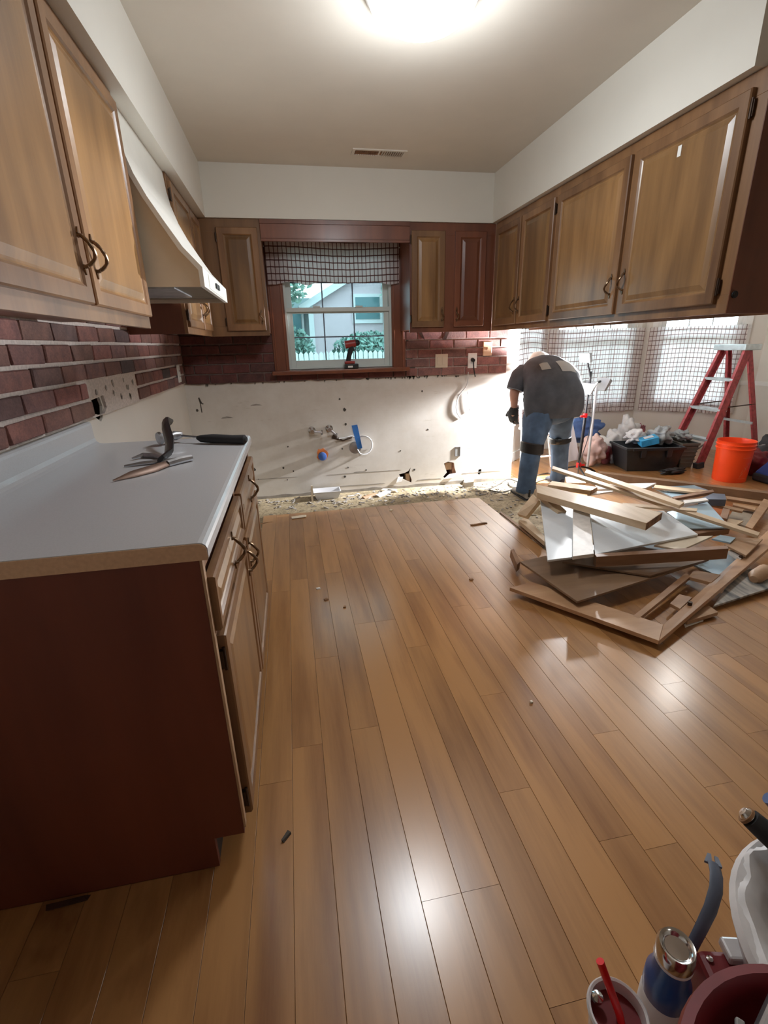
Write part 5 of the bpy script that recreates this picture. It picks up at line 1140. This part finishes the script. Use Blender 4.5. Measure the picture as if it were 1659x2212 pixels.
for u0, u1 in ((.02, .085), (.42, .34)):
    rail(A0+bx*.72+ux*u0+Vector((0, 0, .02)), A0+bx*.40+ux*u1+Vector((0, 0, 1.14)), .05, .025 if u0 < .1 else -.025, 'rear_rail')
for k, s in enumerate((.255, .51, .765)):
    c0, c1 = fr(s, .065*s+.004), fr(s, .46-.085*s-.004)
    mb = MB().add([c0+bx*-.045, c0+bx*.045, c1+bx*.045, c1+bx*-.045]+[p-Vector((0, 0, .028)) for p in (c0+bx*-.045, c0+bx*.045, c1+bx*.045, c1+bx*-.045)], [(0, 1, 2, 3), (4, 5, 6, 7), (0, 1, 5, 4), (1, 2, 6, 5), (2, 3, 7, 6), (3, 0, 4, 7)])
    P(mb, 'step', 'alu', ld, .003)
c0 = fr(1, .035)+Vector((-.075, 0, .0)); P(MB().box(c0.x, c0.x+.19, c0.y, c0.y+.375, 1.145, 1.20), 'top_cap', 'alu', ld, .006)
for u in (.0, .42):
    P(MB().obox(A0+Vector((.0, u+.015, .03)), (.085, .06, .06), (0, -.2, 0)), 'foot', 'black_rubber', ld, .005)
    P(MB().obox(A0+Vector((.72, u+.015, .015)), (.06, .05, .03)), 'foot', 'black_rubber', ld, .004)
P(MB().box(4.60, 4.612, 4.10, 4.49, .42, .445).box(4.70, 4.712, 4.10, 4.49, .14, .16), 'rear_brace', 'alu', ld)
for u in (.06, .40): P(MB().cyl(A0+Vector((.22, u, .60)), A0+Vector((.57, u, .62)), .006), 'spreader', 'hinge_dark', ld)
P(MB().cyl(fr(.25, .06)+Vector((0, 0, -.03)), fr(.08, .02)+Vector((-.01, .16, 0)), .008), 'gusset', 'steel', ld)
# orange bucket
def bucket(name, label, c, h, r0, r1, mat, wire=True, inner=None):
    b = T(name, label, 'bucket', c)
    P(MB().lathe([(.0, .0), (r0, .0), (r0+.004, .01), (r1-.004, h*.80), (r1+.004, h*.80), (r1+.006, h*.83), (r1-.001, h*.84), (r1+.001, h*.90), (r1+.006, h*.905), (r1+.006, h*.92), (r1, h*.925), (r1+.001, h*.985), (r1+.005, h), (r1-.003, h), (r1-.006, h*.95), (r0-.005, .012), (.0, .012)], c, 44, None, False), 'shell', mat, b)
    return b
bk = bucket('bucket', 'bright orange plastic bucket standing in front of the stepladder', (3.995, 3.665, 0), .375, .132, .150, 'orange')
P(MB().tube([(3.995+.157*math.cos(a), 3.665+.157*math.sin(a)*.35-.13, .345-.02*math.sin(a)) for a in [math.radians(q) for q in range(-60, 61, 12)]], .003, 6), 'bail', 'steel', bk)
# pale worn label marks on the bucket: a square outline with slanted strokes
def on_bucket(ang, z, off=.0015):
    r = .132+.018*z/.375+off+.004; return Vector((3.995+r*math.cos(ang), 3.665+r*math.sin(ang), z))
mb = MB()
def stroke(a0, z0, a1, z1, w_):
    n = 5; v = []
    for i in range(n+1):
        t = i/n; v += [on_bucket(a0+(a1-a0)*t, z0+(z1-z0)*t-w_), on_bucket(a0+(a1-a0)*t, z0+(z1-z0)*t+w_)]
    mb.add(v, [(2*i, 2*i+1, 2*i+3, 2*i+2) for i in range(n)])
B0 = math.radians(-104)
for k, (a, z, b, y) in enumerate([(.0, .06, .14, .10), (.02, .09, .12, .13), (.16, .07, .2, .15), (.2, .15, .30, .13), (.22, .11, .34, .16), (.30, .12, .33, .19), (.34, .19, .44, .17), (.36, .15, .48, .20), (.46, .17, .50, .23)]):
    stroke(B0+a, z, B0+b, y, .004)
P(mb, 'label_marks', 'label_pale', bk, label='pale worn slanted label marks')
mb = MB(); stroke(B0-.06, .045, B0+.52, .045, .0012); stroke(B0-.06, .24, B0+.52, .24, .0012)
P(mb, 'label_outline', 'label_pale', bk)
# blobby cloth / bags
def blobby(name, label, cat, c, r, mat, amp=.25, seed=0, parts=None, fr_=2.2, group=None, sub=4):
    from mathutils import noise
    bm = bmesh.new(); bmesh.ops.create_icosphere(bm, subdivisions=sub, radius=1); me = bpy.data.meshes.new(name)
    for v in bm.verts:
        d = v.co.normalized(); q = 1+amp*noise.noise(d*fr_+Vector((seed*3.1, seed, 0)))*1.6+amp*.5*noise.noise(d*fr_*2.7+Vector((seed, 7, 1)))
        k = abs(noise.noise(d*fr_*2+Vector((seed, 0, 9)))); q -= amp*.5*(1-k*2)*.4
        v.co = Vector((d.x*r[0]*q, d.y*r[1]*q, max(-r[2]*.96, d.z*r[2]*q)+r[2]))
    for f in bm.faces: f.smooth = True
    bm.to_mesh(me); bm.free(); me.materials.append(MATS[mat])
    o = mkobj(name, me); o.location = c; ORG[o.name] = Vector(c); return tag(o, label, cat, group)
tb = T('storage_tub', 'black plastic tub with clutter on the nook floor', 'tub', (3.60, 4.25, 0))
def tubm(name, t, c, s0, s1, h, rz, mat, lip=.012):
    cs, sn = math.cos(rz), math.sin(rz); fo = lambda a, b, z: Vector((c[0]+a*cs-b*sn, c[1]+a*sn+b*cs, z)); mb = MB()
    A = lambda k, z, e=0: (-s0[0]*(1-k)-s1[0]*k-e, s0[0]*(1-k)+s1[0]*k+e, -s0[1]*(1-k)-s1[1]*k-e, s0[1]*(1-k)+s1[1]*k+e, z)
    mb.rings([A(0, .001), A(1, h*.9), A(1, h*.9, lip), A(1, h, lip), A(1, h, -.006), A(.05, .012, -.006)], fo); mb.f.append([0, 1, 2, 3]); mb.sm.append(False)
    return P(mb, name, mat, t, .003)
tubm('tub_shell', tb, (3.56, 4.27), (.24, .15), (.285, .185), .25, -.20, 'tub_black')
P(MB().obox((3.52, 4.075, .235), (.46, .015, .03), (0, 0, -.20)).obox((3.40, 4.10, .20), (.05, .02, .10), (0, 0, -.20)).obox((3.65, 4.05, .20), (.05, .02, .10), (0, 0, -.20)), 'tub_latch', 'black', tb, .004)
cr = T('crate', 'grey ribbed crate at the right end of the black tub', 'crate', (4.06, 4.30, 0))
tubm('crate_shell', cr, (3.975, 4.27), (.065, .12), (.085, .145), .26, -.15, 'crate_grey', .01)
for z in (.05, .09, .13, .17, .21):
    P(MB().obox((3.96, 4.15-.09*z, z), (.13+.15*z, .012, .010), (0, 0, -.15)), 'rib', 'crate_grey', cr)
CL = [('plastic_bag', 'grey crumpled plastic bag heaped on the right of the black tub', 'bag', (3.72, 4.30, .235), (.11, .11, .09), 'grey_bag', .4, 1), ('plastic_bag', 'white crumpled plastic bag behind the blue box in the black tub', 'bag', (3.50, 4.38, .235), (.10, .08, .07), 'white_bag', .45, 2),
      ('cloth_heap', 'pinkish crumpled cloth heaped on the floor left of the black tub', 'cloth', (3.12, 4.50, 0), (.11, .14, .16), 'pink_cloth', .22, 3), ('cloth_heap', 'white and pink crumpled cloth between the pink heap and the tub', 'cloth', (3.45, 4.70, 0), (.13, .11, .15), 'white_bag', .3, 4),
      ('jacket', 'blue denim jacket draped over the heap under the bay window', 'jacket', (3.30, 5.02, .14), (.25, .14, .14), 'blue_cloth', .25, 5), ('cloth_heap', 'pale lilac cloth heap against the wall behind the blue box', 'cloth', (3.76, 4.86, 0), (.16, .13, .20), 'white_bag', .3, 6),
      ('rag', 'dark red rag on the heap behind the black tub', 'rag', (3.98, 4.93, .10), (.06, .06, .11), 'wheel_pink', .4, 7), ('plastic_bag', 'grey-green plastic bag on top of the ribbed crate', 'bag', (3.965, 4.28, .262), (.075, .10, .05), 'grey_bag', .5, 8),
      ('plastic_bag', 'silvery crumpled wrap on the floor right of the pink wheel', 'bag', (3.365, 4.53, 0), (.05, .06, .09), 'grey_bag', .5, 9), ('tool_bag', 'dark bundle lying in front of the black tub', 'bag', (3.66, 3.97, 0), (.13, .04, .03), 'black_rubber', .5, 10),
      ('duffel_bag', 'black bag on the floor behind the orange bucket at the right edge', 'bag', (4.66, 3.80, 0), (.20, .14, .19), 'black_rubber', .25, 11), ('cooler_bag', 'dark red bag partly hidden behind the orange bucket', 'bag', (4.32, 3.74, 0), (.12, .12, .13), 'red_dark', .2, 12)]
for nm, lb, ct_, c, r, mt, am, sd_ in CL: blobby(nm, lb, ct_, c, r, mt, am, sd_)
gb = T('glove_box', 'bright blue cardboard glove box on the clutter in the tub', 'box', (3.62, 4.26, .235))
P(MB().obox((3.56, 4.26, .285), (.17, .11, .07), (.15, -.25, -.3)), 'box_body', 'glove_box_blue', gb, .003)
P(MB().obox((3.552, 4.255, .3225), (.09, .05, .004), (.15, -.25, -.3)), 'opening', 'chair_white', gb)
bg = T('tote_bag', 'blue bag with a black base at the right edge beside the bucket', 'bag', (4.33, 3.44, 0))
P(MB().box(4.17, 4.60, 3.37, 3.60, .001, .075), 'base', 'black_rubber', bg, .02)
P(MB().add([(4.18, 3.38, .07), (4.60, 3.38, .07), (4.60, 3.60, .07), (4.18, 3.60, .07), (4.28, 3.45, .23), (4.58, 3.43, .26), (4.58, 3.54, .26), (4.28, 3.53, .23)], [(0, 1, 2, 3), (4, 5, 6, 7), (0, 1, 5, 4), (1, 2, 6, 5), (2, 3, 7, 6), (3, 0, 4, 7)]), 'bag_body', 'blue_bag', bg, .02)
wh = T('dolly_wheel', 'pink-hubbed wheel of a small cart left of the black tub', 'wheel', (3.27, 4.50, 0))
P(MB().lathe([(.05, -.02), (.085, -.022), (.10, -.012), (.10, .012), (.085, .022), (.05, .02)], (3.27, 4.50, .101), 28, (.35, -1, 0)), 'tyre', 'wheel_pink', wh)
P(MB().lathe([(.0, -.03), (.03, -.028), (.05, -.015), (.05, .015), (.03, .028), (.0, .03)], (3.27, 4.50, .101), 20, (.35, -1, 0)), 'hub', 'red_dark', wh)
cord('extension_cord', 'dark cord tangled on the floor left of the worker', 'cord', [(1.98, 4.12, .002), (1.95, 3.98, -.004), (2.06, 3.95, -.002), (2.08, 4.10, -.004), (2.0, 4.16, .02), (1.88, 4.10, -.004), (1.72, 3.95, -.004), (1.80, 3.85, -.004), (1.93, 3.92, -.004)], .006, 'mark_dark')
cord('extension_cord', 'brown cord looping on the planks between the feet of the worker', 'cord', [(2.10, 4.12, -.002), (2.22, 4.20, .008), (2.36, 4.26, .008), (2.50, 4.30, .008), (2.44, 4.14, .008), (2.30, 4.08, .008), (2.20, 4.00, .008), (2.16, 3.90, .002), (2.26, 3.86, .008), (2.40, 4.02, .008)], .006, 'mark_dark')

# ---------------- drill on the sill ----------------
dr = T('cordless_drill', 'red and black cordless drill standing on the kitchen window sill', 'drill', (.53, 4.17, 1.094))
dy = 4.175
P(MB().box(.462, .575, dy-.035, dy+.035, 1.0945, 1.135), 'battery', 'black', dr, .006)
P(MB().box(.462, .545, dy-.030, dy+.030, 1.135, 1.158), 'battery_shoe', 'red_drill', dr, .005)
P(MB().box(.485, .525, dy-.0365, dy-.035, 1.105, 1.120), 'badge', 'plate_white', dr)
P(MB().tube([(.492, dy, 1.15), (.502, dy, 1.20), (.520, dy, 1.25), (.525, dy, 1.275)], [.021, .020, .022, .024], 12), 'grip', 'black_rubber', dr)
P(MB().cyl((.47, dy, 1.285), (.56, dy, 1.297), .032, .030, 18), 'motor_body', 'red_drill', dr, .004)
P(MB().lathe([(.0, 0), (.026, 0), (.024, .022), (.016, .034), (.0, .036)], (.56, dy, 1.297), 16, (1, 0, .13)), 'chuck', 'black', dr)
P(MB().obox((.538, dy, 1.25), (.018, .014, .03), (0, -.3, 0)), 'trigger', 'black', dr, .002)

# ---------------- hammers and pry tools on the counter ----------------
CZ = .9155
h = T('mallet', 'long black-handled hammer lying near the far end of the countertop', 'hammer', (-.35, 2.03, CZ))
P(MB().tube([(-.47, 2.105, CZ+.03), (-.385, 2.055, CZ+.026)], [.0045, .0045], 8), 'shaft', 'steel', h)
P(MB().tube([(-.395, 2.060, CZ+.024), (-.38, 2.052, CZ+.021), (-.33, 2.03, CZ+.0215), (-.25, 1.995, CZ+.0205), (-.20, 1.978, CZ+.0205), (-.192, 1.975, CZ+.0205)], [.008, .015, .019, .018, .019, .010], 12), 'grip', 'black_rubber', h)
P(MB().lathe([(.0, 0), (.024, 0), (.026, .01), (.018, .02), (.014, .05), (.02, .07), (.012, .10), (.0, .102)], (-.545, 2.055, CZ+.030), 16, (.78, .6, .02)), 'head', 'steel', h)
h = T('pry_bar', 'flat black pry bar with a curved claw lying across the hammer on the counter', 'pry bar', (-.47, 1.85, CZ))
P(MB().tube([(-.455, 1.70, CZ+.019), (-.44, 1.76, CZ+.026), (-.455, 1.86, CZ+.05), (-.49, 1.98, CZ+.085), (-.505, 2.05, CZ+.10), (-.497, 2.10, CZ+.085)], [.018, .024, .024, .022, .020, .016], 8, flat=.45), 'bar', 'black_leather', h)
h = T('chisel', 'bronze-coloured pointed blade tool on the counter, nearest the camera', 'chisel', (-.47, 1.62, CZ))
P(MB().tube([(-.545, 1.50, CZ+.005), (-.50, 1.545, CZ+.010), (-.455, 1.60, CZ+.011), (-.425, 1.66, CZ+.012)], [.002, .014, .016, .012], 8, flat=.25), 'blade', 'bronze', h)
P(MB().tube([(-.425, 1.66, CZ+.010), (-.39, 1.70, CZ+.012), (-.36, 1.725, CZ+.012)], [.011, .013, .011], 8), 'handle', 'steel', h)
h = T('pliers', 'small grey pliers lying left of the pry bar on the counter', 'pliers', (-.52, 1.78, CZ))
P(MB().tube([(-.575, 1.80, CZ+.007), (-.545, 1.83, CZ+.010), (-.50, 1.81, CZ+.009), (-.46, 1.76, CZ+.008)], [.004, .010, .009, .006], 8), 'jaw', 'steel', h)
P(MB().tube([(-.57, 1.69, CZ+.005), (-.52, 1.705, CZ+.007), (-.46, 1.72, CZ+.007), (-.41, 1.745, CZ+.007)], [.003, .007, .007, .005], 8), 'jaw', 'steel', h)

# ---------------- tools in the right foreground ----------------
rb = T('tool_bucket', 'large dark red tool bucket in the bottom right corner', 'bucket', (.534, .136, 0))
P(MB().lathe([(.0, 0), (.150, 0), (.172, .415), (.180, .425), (.187, .44), (.184, .455), (.172, .458), (.162, .445), (.158, .42), (.140, .03), (.0, .03)], (.534, .136, 0), 48, None, False), 'shell', 'red_dark', rb)
blobby('rag', 'black cloth stuffed inside the dark red bucket', 'rag', (.534, .136, .17), (.142, .142, .128), 'black_rubber', .10, 21)
tag(P(MB().obox((.545, .250, .455), (.080, .050, .030), (.25, .1, .45)), 'tool_block', 'steel', org=(.545, .250, .43), bevel=.007), 'large grey steel tool head lying in the dark red bucket', 'tool')
tag(P(MB().obox((.478, .248, .450), (.010, .065, .008), (.1, .1, -.75)), 'tool_shank', 'box_grey', org=(.478, .248, .44), bevel=.002), 'thin pale tool shank left of the steel head in the red bucket', 'tool')
wb_ = T('tool_tub', 'low round white tub with a folded liner at the right edge of the frame', 'bucket', (1.008, .322, 0))
P(MB().lathe([(.0, 0), (.235, 0), (.272, .165), (.284, .185), (.289, .200), (.280, .212), (.262, .208), (.245, .17), (.225, .02), (.0, .02)], (1.008, .322, 0), 52, None, False), 'shell', 'white_bag', wb_)
from mathutils import noise as _nz
v = []; f = []; n = 90
for i, (r_, z_) in enumerate([(.286, .202), (.262, .216), (.235, .200), (.205, .165), (.175, .12), (.14, .08)]):
    for k in range(n):
        a = 2*math.pi*k/n; w_ = .014*i*_nz.noise(Vector((math.cos(a)*5, math.sin(a)*5, i*.5)))
        v.append((1.008+(r_+w_)*math.cos(a), .322+(r_+w_)*math.sin(a), z_+w_))
for i in range(5):
    for k in range(n): f.append((i*n+k, i*n+(k+1) % n, (i+1)*n+(k+1) % n, (i+1)*n+k))
P(MB().add(v, f, True), 'liner', 'white_bag', wb_)
tag(P(MB().obox((.955, .40, .20), (.16, .05, .12), (.3, .5, .9)), 'black_tool', 'black_leather', org=(.955, .40, .13), bevel=.012), 'black tool body lying inside the white tub', 'tool')
th_ = T('tool_grip', 'thick black tool handle with a chrome tip leaning out of the white tub', 'tool', (.95, .50, .16))
P(MB().tube([(1.02, .44, .17), (.965, .515, .235), (.915, .575, .285), (.900, .592, .298)], [.022, .023, .023, .021], 14), 'grip', 'black_rubber', th_)
P(MB().lathe([(.0, 0), (.015, 0), (.015, .010), (.010, .016), (.0, .017)], (.899, .594, .299), 18, (-.5, .6, .45)), 'tip', 'chrome', th_)
P(MB().lathe([(.0, 0), (.019, 0), (.019, .006), (.0, .006)], (.897, .596, .2985), 18, (-.5, .6, .45)), 'tip_ring', 'pulp', th_)
tg_ = T('torch', 'blue-rimmed chrome tool end above the black handle at the right edge', 'tool', (.99, .58, .22))
P(MB().tube([(1.02, .52, .22), (.985, .585, .285), (.965, .615, .315)], [.020, .021, .021], 14, flat=.6), 'casing', 'blue_can', tg_)
P(MB().tube([(1.015, .518, .235), (.978, .580, .298), (.962, .606, .322)], [.012, .013, .011], 12, flat=.6), 'chrome_face', 'chrome', tg_)
pb = T('wrecking_bar', 'blue-grey steel wrecking bar with a split claw leaning among the corner tools', 'pry bar', (.76, .52, .0))
bar = [(.655, .470, .012), (.690, .488, .045), (.716, .503, .08), (.747, .516, .12), (.773, .528, .15), (.803, .549, .168), (.822, .570, .177), (.835, .590, .178)]
P(MB().tube(bar, [.009, .011, .013, .014, .015, .0155, .0155, .015], 10, flat=.45), 'bar', 'grey_blue', pb)
for q in (((.827, .596, .181), (.838, .586, .181), (.857, .608, .176), (.851, .612, .176)), ((.843, .582, .181), (.853, .575, .181), (.866, .598, .176), (.861, .603, .176))):
    P(MB().slab([(x-.008, y+.004, z) for x, y, z in q], .005), 'claw', 'grey_blue', pb)
cn = T('spray_can', 'blue and white canister with a chrome top beside the dark red bucket', 'can', (.625, .467, 0))
P(MB().lathe([(.0, 0), (.038, 0), (.041, .01), (.041, .060), (.038, .072), (.0, .072)], (.622, .460, 0), 32), 'can_base', 'chair_white', cn)
P(MB().lathe([(.0, .070), (.039, .070), (.0405, .085), (.0395, .120), (.0325, .132), (.0320, .176), (.0, .176)], (.622, .460, 0), 32), 'can_body', 'blue_can', cn)
P(MB().lathe([(.0322, .170), (.0335, .172), (.0335, .175), (.0322, .177)], (.622, .460, 0), 32, None, False), 'white_band', 'chair_white', cn)
P(MB().lathe([(.0, .177), (.0325, .177), (.0335, .182), (.0335, .207), (.030, .214), (.024, .212), (.020, .206), (.0, .205)], (.622, .460, 0), 32), 'chrome_top', 'chrome', cn)
cu = T('drink_cup', 'pale drink cup with a red straw at the bottom edge', 'cup', (.485, .425, 0))
P(MB().lathe([(.0, .0), (.036, .0), (.038, .008), (.048, .128), (.052, .131), (.053, .138), (.050, .142), (.046, .140), (.045, .128), (.036, .012), (.0, .012)], (.485, .425, 0), 36, None, False), 'cup_shell', 'clear_cup', cu)
P(MB().lathe([(.0, .0), (.0445, .0)], (.485, .425, .115), 28, None, False), 'drink', 'red_dark', cu)
P(MB().tube([(.500, .400, .06), (.490, .428, .13), (.466, .466, .215)], [.0072, .0072, .0072], 14), 'straw', 'red_bright', cu)
P(MB().lathe([(.0, 0), (.010, .003), (.010, .010), (.0, .016)], (.462, .452, .130), 14), 'bead', 'chrome', cu)
bx_ = T('parts_box', 'maroon parts box with a clear lid between the wrecking bar and the white tub', 'box', (.775, .455, .0))
P(MB().obox((.752, .440, .055), (.10, .085, .11), (0, 0, -.25)), 'box_body', 'red_dark', bx_, .012)
P(MB().obox((.778, .468, .122), (.040, .040, .022), (0, 0, -.25)), 'clear_lid', 'clear_cup', bx_, .005)
P(MB().lathe([(.0, 0), (.006, .001), (.006, .006), (.0, .008)], (.725, .47, .109), 12), 'stud', 'chrome', bx_)
